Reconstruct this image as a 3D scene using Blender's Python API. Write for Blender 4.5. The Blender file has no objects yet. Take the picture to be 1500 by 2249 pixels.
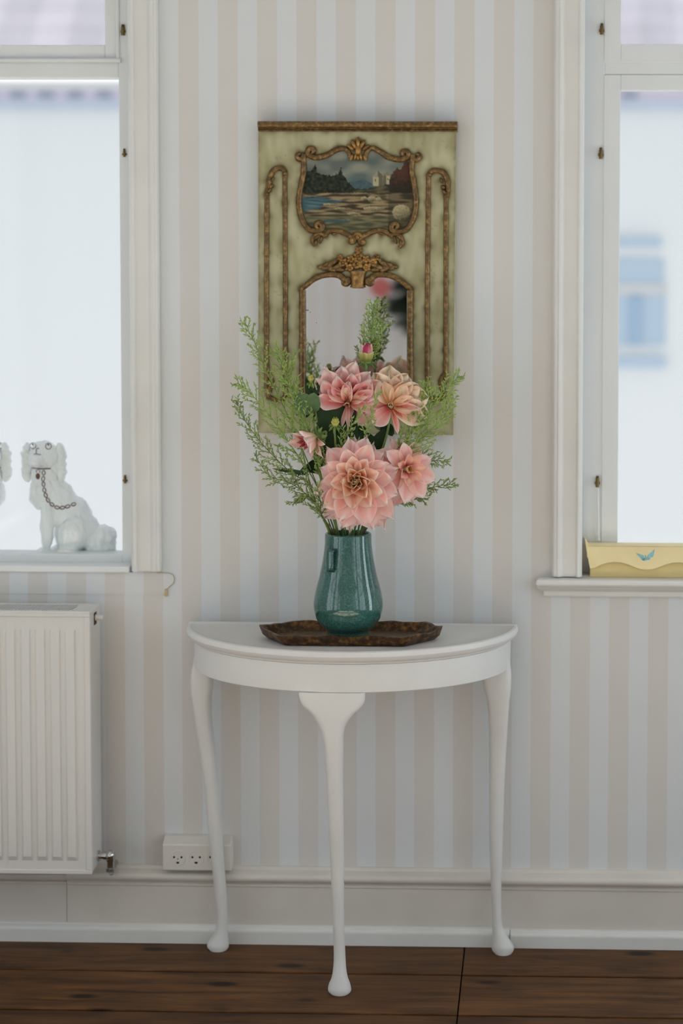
import bpy, bmesh, math, random
from mathutils import Vector, Matrix, Quaternion, noise
random.seed(7)
sc = bpy.context.scene
COL = sc.collection

# ------------------------------------------------------------------ camera (solved from the wallpaper, table and floor lines)
W_, H_ = 1500.0, 2249.0
YAW, PITCH, ROLL = -0.02998387, -0.06139425, 0.00263305
FPX = 4617.381; CPOS = Vector((0.550175, -4.881625, 1.663441)); PX, PY = 1044.4096, 807.4180
_f = Vector((math.sin(YAW)*math.cos(PITCH), math.cos(YAW)*math.cos(PITCH), math.sin(PITCH)))
_r0 = Vector((math.cos(YAW), -math.sin(YAW), 0)); _u0 = _r0.cross(_f)
_r = _r0*math.cos(ROLL) + _u0*math.sin(ROLL); _u = -_r0*math.sin(ROLL) + _u0*math.cos(ROLL)
cd = bpy.data.cameras.new('camera'); cam = bpy.data.objects.new('camera', cd); COL.objects.link(cam)
cd.sensor_fit = 'VERTICAL'; cd.sensor_height = 36.0; cd.sensor_width = 24.0
cd.lens = FPX/H_*36.0
cd.shift_x = (W_/2-PX)/H_; cd.shift_y = (PY-H_/2)/H_
cd.clip_start = 0.05; cd.clip_end = 200
M3 = Matrix((( _r.x, _u.x, -_f.x, CPOS.x), (_r.y, _u.y, -_f.y, CPOS.y), (_r.z, _u.z, -_f.z, CPOS.z), (0,0,0,1)))
cam.matrix_world = M3
cd.dof.use_dof = True; cd.dof.focus_distance = 4.62; cd.dof.aperture_fstop = 1.9
sc.camera = cam

# ------------------------------------------------------------------ sky, sun, added fill lamps, exposure
SUN_E, SKY_E = 20.0, 1.03
RADIANCE, RAD_NEAR = 1.38, 6.0      # lamp radiance in the added side windows, and in the slim one near the papered wall
wd = bpy.data.worlds.new('sky'); sc.world = wd; wd.use_nodes = True
bg = wd.node_tree.nodes['Background']; bg.inputs[0].default_value = (0.90, 0.95, 1.0, 1); bg.inputs[1].default_value = SKY_E
sl = bpy.data.lights.new('sun', 'SUN'); sl.energy = SUN_E; sl.angle = 0.02; sl.color = (1.0, 0.94, 0.86)
so = bpy.data.objects.new('sun', sl); COL.objects.link(so)
so.rotation_euler = (Vector((1.0, 0.02, -0.62)).to_track_quat('-Z', 'Y')).to_euler(); so.location = (-10, -3, 7)
def fill_lamp(name, loc, direction, sx, sy, power, col):  # area lamp added in a side window opening
    l = bpy.data.lights.new(name, 'AREA'); l.shape = 'RECTANGLE'; l.size = sx; l.size_y = sy; l.energy = power; l.color = col
    o = bpy.data.objects.new(name, l); COL.objects.link(o); o.location = loc
    o.rotation_euler = Vector(direction).to_track_quat('-Z', 'Y').to_euler(); return o
LEFTW = [(-2.6, -1.1), (-4.4, -2.9), (-6.0, -4.7)]; RIGHTW = [(-6.0, -4.9), (-4.7, -3.2), (-2.9, -1.4), (-0.75, -0.22)]; WZ0, WZ1 = 0.20, 2.45
for a, b in LEFTW: fill_lamp('fill_lamp_left', (-2.56, (a+b)/2, (WZ0+WZ1)/2), (1, 0, 0), b-a, WZ1-WZ0, RADIANCE*math.pi*(b-a)*(WZ1-WZ0), (0.86, 0.94, 1.0))  # fill lamps added in the unseen left windows
for a, b in RIGHTW: fill_lamp('fill_lamp_right', (2.76, (a+b)/2, (WZ0+WZ1)/2), (-1, 0, 0), b-a, WZ1-WZ0, (RAD_NEAR if b > -1 else RADIANCE)*math.pi*(b-a)*(WZ1-WZ0), (0.86, 0.94, 1.0))  # fill lamps added in the unseen right windows
vs = sc.view_settings; vs.view_transform = 'Standard'; vs.look = 'None'; vs.gamma = 1.0; vs.use_curve_mapping = False; vs.exposure = -0.04
sc.render.film_transparent = False
try:
    cy = sc.cycles; cy.use_denoising = True; cy.max_bounces = 9; cy.diffuse_bounces = 6; cy.glossy_bounces = 5
    cy.transmission_bounces = 6; cy.transparent_max_bounces = 12; cy.sample_clamp_indirect = 6.0; cy.caustics_reflective = False; cy.caustics_refractive = False
except Exception: pass

# ------------------------------------------------------------------ helpers
def ray(x, y): return _f + _r*((x-PX)/FPX) - _u*((y-PY)/FPX)
def at(x, y, d=0.0):
    """point of the photograph's pixel on the plane d metres in front of the wall"""
    v = ray(x, y); t = (-d-CPOS.y)/v.y; return CPOS + v*t
def atz(x, y, z=0.0):
    v = ray(x, y); return CPOS + v*((z-CPOS.z)/v.z)
def srgb(r, g, b):
    def c(v):
        v /= 255.0
        return v/12.92 if v <= 0.04045 else ((v+0.055)/1.055)**2.4
    return (c(r), c(g), c(b))
def crom(pts, n=8, closed=False):
    P = [tuple(p) for p in pts]; out = []; m = len(P); k = m if closed else m-1
    for i in range(k):
        if closed: p0, p1, p2, p3 = P[(i-1) % m], P[i], P[(i+1) % m], P[(i+2) % m]
        else: p0, p1, p2, p3 = P[max(i-1, 0)], P[i], P[i+1], P[min(i+2, m-1)]
        for j in range(n):
            t = j/n; a = []
            for q in range(len(p1)):
                a.append(0.5*((2*p1[q]) + (-p0[q]+p2[q])*t + (2*p0[q]-5*p1[q]+4*p2[q]-p3[q])*t*t + (-p0[q]+3*p1[q]-3*p2[q]+p3[q])*t**3))
            out.append(tuple(a))
    if not closed: out.append(P[-1])
    return out
def lerp(a, b, t): return a+(b-a)*t
def interp(tab, y):
    if y <= tab[0][0]: return tab[0][1:]
    for a, b in zip(tab, tab[1:]):
        if y <= b[0]:
            t = (y-a[0])/(b[0]-a[0]); return tuple(lerp(p, q, t) for p, q in zip(a[1:], b[1:]))
    return tab[-1][1:]

class MB:
    def __init__(s): s.v = []; s.f = []; s.c = []
    def ring_loft(s, rings, cap0=True, cap1=True, closed=True):
        b = len(s.v); n = len(rings[0])
        for r in rings: s.v += [tuple(p) for p in r]
        for i in range(len(rings)-1):
            for j in range(n if closed else n-1):
                k = (j+1) % n
                s.f.append((b+i*n+j, b+i*n+k, b+(i+1)*n+k, b+(i+1)*n+j))
        if cap0: s.f.append(tuple(b+j for j in reversed(range(n))))
        if cap1: s.f.append(tuple(b+(len(rings)-1)*n+j for j in range(n)))
        return s
    def box(s, lo, hi):
        x0, y0, z0 = lo; x1, y1, z1 = hi; b = len(s.v)
        s.v += [(x0,y0,z0),(x1,y0,z0),(x1,y1,z0),(x0,y1,z0),(x0,y0,z1),(x1,y0,z1),(x1,y1,z1),(x0,y1,z1)]
        for q in ((3,2,1,0),(4,5,6,7),(0,1,5,4),(1,2,6,5),(2,3,7,6),(3,0,4,7)): s.f.append(tuple(b+i for i in q))
        return s
    def tube(s, pts, rad, n=8, flat=1.0, up=None):
        pts = [Vector(p) for p in pts]; m = len(pts)
        if not hasattr(rad, '__len__'): rad = [rad]*m
        rings = []; N = None
        for i, p in enumerate(pts):
            t = (pts[min(i+1, m-1)]-pts[max(i-1, 0)])
            if t.length < 1e-9: t = Vector((0, 0, 1))
            t.normalize()
            if up is not None: N = (Vector(up)-t*Vector(up).dot(t))
            elif N is None: N = t.orthogonal()
            else: N = N-t*N.dot(t)
            if N.length < 1e-6: N = t.orthogonal()
            N.normalize(); B = t.cross(N)
            rings.append([p+(N*math.cos(a)*flat+B*math.sin(a))*rad[i] for a in [2*math.pi*k/n for k in range(n)]])
        return s.ring_loft(rings)
    def lathe(s, prof, n=32, center=(0, 0, 0), axis=None):
        q = Quaternion() if axis is None else Vector((0, 0, 1)).rotation_difference(Vector(axis))
        c = Vector(center)
        rings = [[c+q @ Vector((r*math.cos(2*math.pi*k/n), r*math.sin(2*math.pi*k/n), z)) for k in range(n)] for r, z in prof]
        return s.ring_loft(rings)
    def prism(s, poly, vec):
        """poly: list of 3d points, extruded along vec"""
        a = [Vector(p) for p in poly]; v = Vector(vec)
        return s.ring_loft([a, [p+v for p in a]])
    def ball(s, c, r, n=10, m=7, rot=None):
        if not hasattr(r, '__len__'): r = (r, r, r)
        c = Vector(c); rings = []
        for i in range(m):
            ph = math.pi*(i+0.02)/(m-1+0.04) - math.pi/2
            ring = []
            for k in range(n):
                a = 2*math.pi*k/n
                p = Vector((r[0]*math.cos(ph)*math.cos(a), r[1]*math.cos(ph)*math.sin(a), r[2]*math.sin(ph)))
                if rot is not None: p = rot @ p
                ring.append(c+p)
            rings.append(ring)
        return s.ring_loft(rings)
    def build(s, name, mat=None, parent=None, smooth=True, bevel=0.0, seg=2, autos=40, fix=True):
        me = bpy.data.meshes.new(name); me.from_pydata([tuple(v) for v in s.v], [], s.f); me.update()
        if s.c:
            ca = me.color_attributes.new('Col', 'FLOAT_COLOR', 'POINT')
            for i, c in enumerate(s.c): ca.data[i].color = (c[0], c[1], c[2], 1)
        if fix or bevel:
            bm = bmesh.new(); bm.from_mesh(me)
            bmesh.ops.recalc_face_normals(bm, faces=bm.faces)
            if bevel:
                es = [e for e in bm.edges if len(e.link_faces) == 2 and e.calc_face_angle(0) > math.radians(35)]
                bmesh.ops.bevel(bm, geom=es, offset=bevel, segments=seg, affect='EDGES', profile=0.5, clamp_overlap=True)
            bm.to_mesh(me); bm.free()
        if smooth:
            for p in me.polygons: p.use_smooth = True
            try: me.set_sharp_from_angle(angle=math.radians(autos))
            except Exception: pass
        if mat: me.materials.append(mat)
        return link(name, me, parent)
def link(name, data, parent=None):
    o = bpy.data.objects.new(name, data); COL.objects.link(o)
    if parent is not None: o.parent = parent; o.matrix_parent_inverse = PINV(parent)
    return o
def PINV(p):
    m = p.matrix_basis.copy(); q = p
    while q.parent is not None:
        m = q.parent.matrix_basis @ q.matrix_parent_inverse @ m if False else m
        q = q.parent
    return m.inverted() if p.parent is None else Matrix.Identity(4)
def thing(name, label, cat, loc=(0, 0, 0), group=None):
    o = bpy.data.objects.new(name, None); COL.objects.link(o); o.location = loc; o.empty_display_size = 0.05
    return tag(o, label, cat, group)
def tag(o, label=None, cat=None, group=None, kind=None):
    if label: o['label'] = label
    if cat: o['category'] = cat
    if group: o['group'] = group
    if kind: o['kind'] = kind
    return o
def struct(name, loc=None):
    o = bpy.data.objects.new(name, None); COL.objects.link(o); o['kind'] = 'structure'
    if loc: o.location = loc
    return o

# ------------------------------------------------------------------ materials
def new_mat(name):
    m = bpy.data.materials.new(name); m.use_nodes = True
    nt = m.node_tree; return m, nt, nt.nodes['Principled BSDF']
def node(nt, t, **kw):
    n = nt.nodes.new(t)
    for k, v in kw.items():
        if k in n.inputs: n.inputs[k].default_value = v
        else: setattr(n, k, v)
    return n
def plain(name, col, rough=0.5, spec=0.5, metal=0.0, var=0.0, scale=30, bump=0.0, bscale=200, coat=0.0, sss=0.0, transl=0.0):
    m, nt, b = new_mat(name)
    b.inputs['Base Color'].default_value = (*col, 1); b.inputs['Roughness'].default_value = rough
    b.inputs['Metallic'].default_value = metal; b.inputs['Specular IOR Level'].default_value = spec; b.inputs['Coat Weight'].default_value = coat
    if sss: b.inputs['Subsurface Weight'].default_value = sss; b.inputs['Subsurface Radius'].default_value = (0.01, 0.01, 0.01)
    tc = node(nt, 'ShaderNodeTexCoord')
    if var:
        n = node(nt, 'ShaderNodeTexNoise', Scale=scale, Detail=5.0); nt.links.new(tc.outputs['Object'], n.inputs['Vector'])
        mp = node(nt, 'ShaderNodeMapRange'); mp.inputs[1].default_value = 0.3; mp.inputs[2].default_value = 0.7; mp.inputs[3].default_value = 1-var; mp.inputs[4].default_value = 1+var
        nt.links.new(n.outputs[0], mp.inputs[0])
        hs = node(nt, 'ShaderNodeHueSaturation'); hs.inputs['Color'].default_value = (*col, 1)
        nt.links.new(mp.outputs[0], hs.inputs['Value']); nt.links.new(hs.outputs[0], b.inputs['Base Color'])
    if bump:
        n2 = node(nt, 'ShaderNodeTexNoise', Scale=bscale, Detail=3.0); nt.links.new(tc.outputs['Object'], n2.inputs['Vector'])
        bp = node(nt, 'ShaderNodeBump', Strength=bump, Distance=0.002); nt.links.new(n2.outputs[0], bp.inputs['Height']); nt.links.new(bp.outputs[0], b.inputs['Normal'])
    if transl:
        t = node(nt, 'ShaderNodeBsdfTranslucent'); t.inputs[0].default_value = (*col, 1); mx = node(nt, 'ShaderNodeMixShader'); mx.inputs[0].default_value = transl
        nt.links.new(b.outputs[0], mx.inputs[1]); nt.links.new(t.outputs[0], mx.inputs[2]); nt.links.new(mx.outputs[0], nt.nodes['Material Output'].inputs[0])
    return m
def attr_mat(name, rough=0.55, transl=0.0, spec=0.4, bump=0.0):
    m, nt, b = new_mat(name)
    a = node(nt, 'ShaderNodeVertexColor'); a.layer_name = 'Col'
    nt.links.new(a.outputs[0], b.inputs['Base Color']); b.inputs['Roughness'].default_value = rough; b.inputs['Specular IOR Level'].default_value = spec
    if transl:
        out = nt.nodes['Material Output']; t = node(nt, 'ShaderNodeBsdfTranslucent'); nt.links.new(a.outputs[0], t.inputs[0])
        mx = node(nt, 'ShaderNodeMixShader'); mx.inputs[0].default_value = transl
        nt.links.new(b.outputs[0], mx.inputs[1]); nt.links.new(t.outputs[0], mx.inputs[2]); nt.links.new(mx.outputs[0], out.inputs[0])
    return m
S_, X0_ = 0.09133052884, -0.28529307658    # wallpaper repeat and the left edge of one beige stripe
def wallpaper():
    m, nt, b = new_mat('striped_wallpaper'); L = nt.links.new
    g = node(nt, 'ShaderNodeNewGeometry'); sp = node(nt, 'ShaderNodeSeparateXYZ'); L(g.outputs['Position'], sp.inputs[0])
    def mth(op, a, bb=None):
        n = node(nt, 'ShaderNodeMath', operation=op)
        for i, v in enumerate((a, bb)):
            if v is None: continue
            if isinstance(v, (int, float)): n.inputs[i].default_value = v
            else: L(v, n.inputs[i])
        return n.outputs[0]
    q = mth('FRACT', mth('DIVIDE', mth('SUBTRACT', mth('ADD', sp.outputs[0], sp.outputs[1]), X0_), S_))
    q = mth('FRACT', mth('ADD', q, 1.0))
    # beige for q in 0..0.5, with soft edges
    a = node(nt, 'ShaderNodeMapRange', interpolation_type='SMOOTHSTEP'); a.inputs[1].default_value = 0.487; a.inputs[2].default_value = 0.513; L(q, a.inputs[0])
    e = node(nt, 'ShaderNodeMapRange', interpolation_type='SMOOTHSTEP'); e.inputs[1].default_value = 0.974; e.inputs[2].default_value = 1.0; L(q, e.inputs[0])
    lightf = mth('SUBTRACT', a.outputs[0], e.outputs[0])
    mx = node(nt, 'ShaderNodeMix', data_type='RGBA'); L(lightf, mx.inputs[0])
    mx.inputs[6].default_value = (0.650, 0.630, 0.608, 1); mx.inputs[7].default_value = (0.675, 0.704, 0.724, 1)
    n = node(nt, 'ShaderNodeTexNoise', Scale=420.0, Detail=2.0); L(g.outputs['Position'], n.inputs['Vector'])
    n2 = node(nt, 'ShaderNodeTexNoise', Scale=3.0, Detail=3.0); L(g.outputs['Position'], n2.inputs['Vector'])
    v = mth('ADD', mth('MULTIPLY', n.outputs[0], 0.07), mth('MULTIPLY', n2.outputs[0], 0.06)); v = mth('ADD', v, 0.935)
    hs = node(nt, 'ShaderNodeHueSaturation'); L(v, hs.inputs['Value']); L(mx.outputs[2], hs.inputs['Color']); L(hs.outputs[0], b.inputs['Base Color'])
    bp = node(nt, 'ShaderNodeBump', Strength=0.12, Distance=0.001); L(n.outputs[0], bp.inputs['Height']); L(bp.outputs[0], b.inputs['Normal'])
    rr = node(nt, 'ShaderNodeMapRange'); rr.inputs[3].default_value = 0.62; rr.inputs[4].default_value = 0.5; L(lightf, rr.inputs[0]); L(rr.outputs[0], b.inputs['Roughness'])
    b.inputs['Specular IOR Level'].default_value = 0.3
    return m
def floor_wood():
    m, nt, b = new_mat('old_pine_plank'); L = nt.links.new
    g = node(nt, 'ShaderNodeNewGeometry'); oi = node(nt, 'ShaderNodeObjectInfo')
    ad = node(nt, 'ShaderNodeVectorMath', operation='ADD'); sc_ = node(nt, 'ShaderNodeVectorMath', operation='SCALE'); cb = node(nt, 'ShaderNodeCombineXYZ')
    for i in range(3): L(oi.outputs['Random'], cb.inputs[i])
    L(cb.outputs[0], sc_.inputs[0]); sc_.inputs['Scale'].default_value = 17.0; L(g.outputs['Position'], ad.inputs[0]); L(sc_.outputs[0], ad.inputs[1])
    mp = node(nt, 'ShaderNodeMapping'); mp.inputs['Scale'].default_value = (2.6, 20, 20); L(ad.outputs[0], mp.inputs[0])
    n = node(nt, 'ShaderNodeTexNoise', Scale=1.6, Detail=9.0, Roughness=0.62, Distortion=0.6); L(mp.outputs[0], n.inputs['Vector'])
    cr = node(nt, 'ShaderNodeValToRGB'); L(n.outputs[0], cr.inputs[0])
    cr.color_ramp.elements[0].position = 0.30; cr.color_ramp.elements[0].color = (0.034, 0.0145, 0.0052, 1)
    cr.color_ramp.elements[1].position = 0.72; cr.color_ramp.elements[1].color = (0.150, 0.064, 0.0195, 1)
    # knots
    mk = node(nt, 'ShaderNodeMapping'); mk.inputs['Scale'].default_value = (5.2, 11.5, 1); L(ad.outputs[0], mk.inputs[0])
    dn = node(nt, 'ShaderNodeTexNoise', Scale=3.0); L(mk.outputs[0], dn.inputs['Vector'])
    mxv = node(nt, 'ShaderNodeMix', data_type='VECTOR'); mxv.inputs[0].default_value = 0.06; L(mk.outputs[0], mxv.inputs[4]); L(dn.outputs[1], mxv.inputs[5])
    vo = node(nt, 'ShaderNodeTexVoronoi', Scale=1.0); L(mxv.outputs[1], vo.inputs['Vector'])
    kr = node(nt, 'ShaderNodeMapRange', interpolation_type='SMOOTHSTEP'); kr.inputs[1].default_value = 0.09; kr.inputs[2].default_value = 0.22; L(vo.outputs['Distance'], kr.inputs[0])
    kk = node(nt, 'ShaderNodeMapRange'); kk.inputs[3].default_value = 0.14; kk.inputs[4].default_value = 1.0; L(kr.outputs[0], kk.inputs[0])
    # blotchy wear and per-board tone
    n3 = node(nt, 'ShaderNodeTexNoise', Scale=6.0, Detail=4.0); L(ad.outputs[0], n3.inputs['Vector'])
    w = node(nt, 'ShaderNodeMapRange'); w.inputs[1].default_value = 0.3; w.inputs[2].default_value = 0.7; w.inputs[3].default_value = 0.72; w.inputs[4].default_value = 1.22; L(n3.outputs[0], w.inputs[0])
    t = node(nt, 'ShaderNodeMapRange'); t.inputs[3].default_value = 0.85; t.inputs[4].default_value = 1.2; L(oi.outputs['Random'], t.inputs[0])
    m1 = node(nt, 'ShaderNodeMath', operation='MULTIPLY'); L(kk.outputs[0], m1.inputs[0]); L(w.outputs[0], m1.inputs[1])
    m2 = node(nt, 'ShaderNodeMath', operation='MULTIPLY'); L(m1.outputs[0], m2.inputs[0]); L(t.outputs[0], m2.inputs[1])
    hs = node(nt, 'ShaderNodeHueSaturation'); L(cr.outputs[0], hs.inputs['Color']); L(m2.outputs[0], hs.inputs['Value']); L(hs.outputs[0], b.inputs['Base Color'])
    b.inputs['Roughness'].default_value = 0.5; b.inputs['Specular IOR Level'].default_value = 0.16
    bp = node(nt, 'ShaderNodeBump', Strength=0.25, Distance=0.002); L(n.outputs[0], bp.inputs['Height']); L(bp.outputs[0], b.inputs['Normal'])
    return m
def gilt(name, hi, lo, dirt, scale=60, rough=0.38):
    m, nt, b = new_mat(name); L = nt.links.new; tc = node(nt, 'ShaderNodeNewGeometry')
    n = node(nt, 'ShaderNodeTexNoise', Scale=scale, Detail=6.0, Roughness=0.65); L(tc.outputs['Position'], n.inputs['Vector'])
    cr = node(nt, 'ShaderNodeValToRGB'); L(n.outputs[0], cr.inputs[0]); e = cr.color_ramp.elements
    e[0].position = 0.27; e[0].color = (*dirt, 1); e[1].position = 0.72; e[1].color = (*hi, 1); k = e.new(0.5); k.color = (*lo, 1)
    L(cr.outputs[0], b.inputs['Base Color']); b.inputs['Roughness'].default_value = rough; b.inputs['Metallic'].default_value = 0.45
    bp = node(nt, 'ShaderNodeBump', Strength=0.5, Distance=0.002); L(n.outputs[0], bp.inputs['Height']); L(bp.outputs[0], b.inputs['Normal'])
    return m
def glaze():
    m, nt, b = new_mat('teal_crackle_glaze'); L = nt.links.new; tc = node(nt, 'ShaderNodeTexCoord')
    n = node(nt, 'ShaderNodeTexNoise', Scale=260.0, Detail=4.0, Roughness=0.7); L(tc.outputs['Object'], n.inputs['Vector'])
    n2 = node(nt, 'ShaderNodeTexNoise', Scale=11.0, Detail=4.0); L(tc.outputs['Object'], n2.inputs['Vector'])
    cr = node(nt, 'ShaderNodeValToRGB'); L(n.outputs[0], cr.inputs[0]); e = cr.color_ramp.elements
    e[0].position = 0.36; e[0].color = (0.017, 0.070, 0.062, 1); e[1].position = 0.72; e[1].color = (0.095, 0.205, 0.175, 1); k = e.new(0.52); k.color = (0.030, 0.110, 0.096, 1)
    mr = node(nt, 'ShaderNodeMapRange'); mr.inputs[1].default_value = 0.3; mr.inputs[2].default_value = 0.7; mr.inputs[3].default_value = 0.8; mr.inputs[4].default_value = 1.15; L(n2.outputs[0], mr.inputs[0])
    hs = node(nt, 'ShaderNodeHueSaturation'); L(cr.outputs[0], hs.inputs['Color']); L(mr.outputs[0], hs.inputs['Value']); L(hs.outputs[0], b.inputs['Base Color'])
    b.inputs['Roughness'].default_value = 0.08; b.inputs['Specular IOR Level'].default_value = 0.6; b.inputs['Coat Weight'].default_value = 0.25; b.inputs['Coat Roughness'].default_value = 0.03
    bp = node(nt, 'ShaderNodeBump', Strength=0.05, Distance=0.001); L(n2.outputs[0], bp.inputs['Height']); L(bp.outputs[0], b.inputs['Normal'])
    return m
def glass():
    m = bpy.data.materials.new('window_glass'); m.use_nodes = True; nt = m.node_tree; L = nt.links.new
    nt.nodes.remove(nt.nodes['Principled BSDF']); out = nt.nodes['Material Output']
    t = node(nt, 'ShaderNodeBsdfTransparent'); t.inputs[0].default_value = (0.97, 0.985, 0.99, 1)
    g = node(nt, 'ShaderNodeBsdfGlossy'); g.inputs['Roughness'].default_value = 0.02; g.inputs[0].default_value = (1, 1, 1, 1)
    mx = node(nt, 'ShaderNodeMixShader'); mx.inputs[0].default_value = 0.03; L(t.outputs[0], mx.inputs[1]); L(g.outputs[0], mx.inputs[2]); L(mx.outputs[0], out.inputs[0])
    return m
def green_paint():
    m, nt, b = new_mat('aged_green_paint'); L = nt.links.new; tc = node(nt, 'ShaderNodeNewGeometry')
    n = node(nt, 'ShaderNodeTexNoise', Scale=7.0, Detail=7.0, Roughness=0.6); L(tc.outputs['Position'], n.inputs['Vector'])
    cr = node(nt, 'ShaderNodeValToRGB'); L(n.outputs[0], cr.inputs[0]); e = cr.color_ramp.elements
    e[0].position = 0.32; e[0].color = (*srgb(136, 130, 92), 1); e[1].position = 0.55; e[1].color = (*srgb(184, 184, 152), 1)
    n2 = node(nt, 'ShaderNodeTexNoise', Scale=90.0, Detail=4.0); L(tc.outputs['Position'], n2.inputs['Vector'])
    mr = node(nt, 'ShaderNodeMapRange'); mr.inputs[1].default_value = 0.62; mr.inputs[2].default_value = 0.75; mr.inputs[3].default_value = 1.0; mr.inputs[4].default_value = 0.55; L(n2.outputs[0], mr.inputs[0])
    hs = node(nt, 'ShaderNodeHueSaturation'); L(cr.outputs[0], hs.inputs['Color']); L(mr.outputs[0], hs.inputs['Value']); L(hs.outputs[0], b.inputs['Base Color'])
    b.inputs['Roughness'].default_value = 0.5
    return m
M = {}
M['paper'] = wallpaper(); M['plank'] = floor_wood(); M['glass'] = glass(); M['glaze'] = glaze(); M['green'] = green_paint()
M['trim'] = plain('white_gloss_paint', (0.72, 0.72, 0.70), 0.42, var=0.03, scale=9, bump=0.05, bscale=60)
M['base'] = plain('cream_baseboard_paint', (0.66, 0.625, 0.58), 0.40, var=0.04, scale=7, bump=0.05, bscale=60)
M['frame'] = plain('white_window_paint', (0.74, 0.765, 0.775), 0.4, var=0.02, scale=8)
M['ceil'] = plain('ceiling_plaster', (0.68, 0.68, 0.68), 0.9)
M['dark'] = plain('dark_gap', (0.012, 0.009, 0.007), 0.9)
M['table'] = plain('white_furniture_paint', (0.69, 0.685, 0.672), 0.5, spec=0.35, var=0.02, scale=14, bump=0.05, bscale=45)
M['gold'] = gilt('old_gilding', srgb(172, 138, 84), srgb(112, 86, 49), srgb(66, 50, 30), 110)
M['gold2'] = gilt('bright_gilding', srgb(196, 154, 86), srgb(146, 108, 56), srgb(74, 52, 28), 80)
M['tray'] = gilt('tarnished_gilt_wood', srgb(150, 108, 56), srgb(76, 52, 28), srgb(26, 18, 11), 75, 0.42)
M['traybed'] = gilt('tarnished_tray_bed', srgb(150, 118, 72), srgb(92, 68, 40), srgb(46, 32, 19), 150, 0.45)
M['mirror'] = plain('silvered_glass', (0.80, 0.80, 0.81), 0.025, metal=1.0)
M['brass'] = plain('brass', srgb(120, 98, 60), 0.35, metal=0.8)
M['chrome'] = plain('chrome', (0.55, 0.56, 0.55), 0.14, metal=1.0)
M['rad'] = plain('radiator_enamel', (0.68, 0.67, 0.65), 0.35)
M['socket'] = plain('socket_plastic', (0.68, 0.66, 0.62), 0.35)
M['hole'] = plain('socket_hole', (0.01, 0.006, 0.005), 0.7)
M['porcelain'] = plain('white_porcelain', (0.91, 0.93, 0.92), 0.25, sss=0.3)
M['brown'] = plain('brown_overglaze', srgb(96, 62, 60), 0.3)
M['rust'] = plain('rust_overglaze', srgb(104, 58, 44), 0.3)
M['card'] = plain('yellow_card', srgb(240, 224, 174), 0.7, var=0.05, scale=12, bump=0.08, bscale=300)
M['card2'] = plain('tan_card', srgb(216, 196, 140), 0.7, var=0.05, scale=12)
M['blue'] = plain('butterfly_blue', srgb(140, 196, 205), 0.6, var=0.25, scale=160)
M['petal'] = attr_mat('dahlia_petal', 0.55, 0.22)
M['leafd'] = plain('dark_leaf', srgb(40, 62, 32), 0.55, spec=0.25, var=0.25, scale=30)
M['leafm'] = plain('grey_green_leaf', srgb(84, 108, 72), 0.55, spec=0.25, var=0.2, scale=30)
M['stem'] = plain('green_stem', srgb(112, 140, 70), 0.5, var=0.2, scale=40)
M['stemd'] = plain('brown_green_stem', srgb(92, 98, 56), 0.5, var=0.2, scale=40)
M['sprig'] = plain('light_sprig_green', srgb(166, 188, 110), 0.6, spec=0.2, var=0.28, scale=45, transl=0.35)
M['sprigd'] = plain('sage_sprig_green', srgb(146, 170, 104), 0.6, spec=0.2, var=0.30, scale=45, transl=0.35)
M['bud'] = attr_mat('bud_colour', 0.5, 0.12)
M['facade'] = plain('white_render', (0.80, 0.81, 0.81), 0.9)
M['tile'] = plain('pale_mauve_tile', (0.185, 0.183, 0.222), 0.8, var=0.10, scale=2)
M['cornice'] = plain('eave_shadow_blue_grey', (0.56, 0.61, 0.70), 0.8)  # the shadow under the eave, put into the colour
M['eave'] = plain('pink_eave', (0.62, 0.57, 0.68), 0.8)
M['fascia'] = plain('white_fascia', (0.60, 0.61, 0.62), 0.8)
M['bluewin'] = plain('pale_blue_window', (0.46, 0.57, 0.68), 0.6)
M['bluedk'] = plain('mid_blue_window', (0.33, 0.47, 0.62), 0.6)
M['canvas'] = attr_mat('oil_on_panel', 0.6, 0.0, 0.2)
M['painted'] = attr_mat('patinated_green_paint', 0.55, 0.0, 0.3)
M['pot'] = plain('clay_pot', srgb(120, 70, 48), 0.8)
M['pleaf'] = plain('deep_green_leaf', srgb(30, 48, 34), 0.6, spec=0.15, var=0.3, scale=8)
M['red'] = plain('red_petal', srgb(178, 92, 92), 0.55)

# ================================================================== SETTING
XL, XR, YB, ZC = -2.2, 2.4, -6.2, 3.0
TH = 0.30
# openings of the window wall
wl = at(288, 700, 0).x; wr = at(1281, 700, 0).x
SILL = 0.877; ZT = 2.62
OPW = [(-1.56, wl), (wr, 1.83)]
def wall_with_openings(name, mapf, a0, a1, ops, mat, parent=None):
    """wall running along a (a0..a1), thickness 0..TH, with openings (o0,o1,z0,z1)"""
    mb = MB(); cur = a0
    for o0, o1, z0, z1 in ops:
        if o0 > cur: mb.box((cur, 0, 0), (o0, TH, ZC))
        mb.box((o0, 0, 0), (o1, TH, z0)); mb.box((o0, 0, z1), (o1, TH, ZC)); cur = o1
    if cur < a1: mb.box((cur, 0, 0), (a1, TH, ZC))
    mb.v = [mapf(v) for v in mb.v]
    o = mb.build(name, mat, parent, smooth=False); o['kind'] = 'structure'; return o
wall = wall_with_openings('wall_back', lambda v: v, XL, XR, [(OPW[0][0], OPW[0][1], SILL, ZT), (OPW[1][0], OPW[1][1], SILL, ZT)], M['paper'])
wall_with_openings('wall_front', lambda v: (v[0], YB-v[1], v[2]), XL, XR, [], M['paper'])
wall_with_openings('wall_right', lambda v: (XR+v[1], v[0], v[2]), YB-TH, TH, [(a, b, WZ0, WZ1) for a, b in RIGHTW], M['paper'])
wall_with_openings('wall_left', lambda v: (XL-v[1], v[0], v[2]), YB-TH, TH, [(a, b, WZ0, WZ1) for a, b in reversed(LEFTW)], M['paper'])
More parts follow.
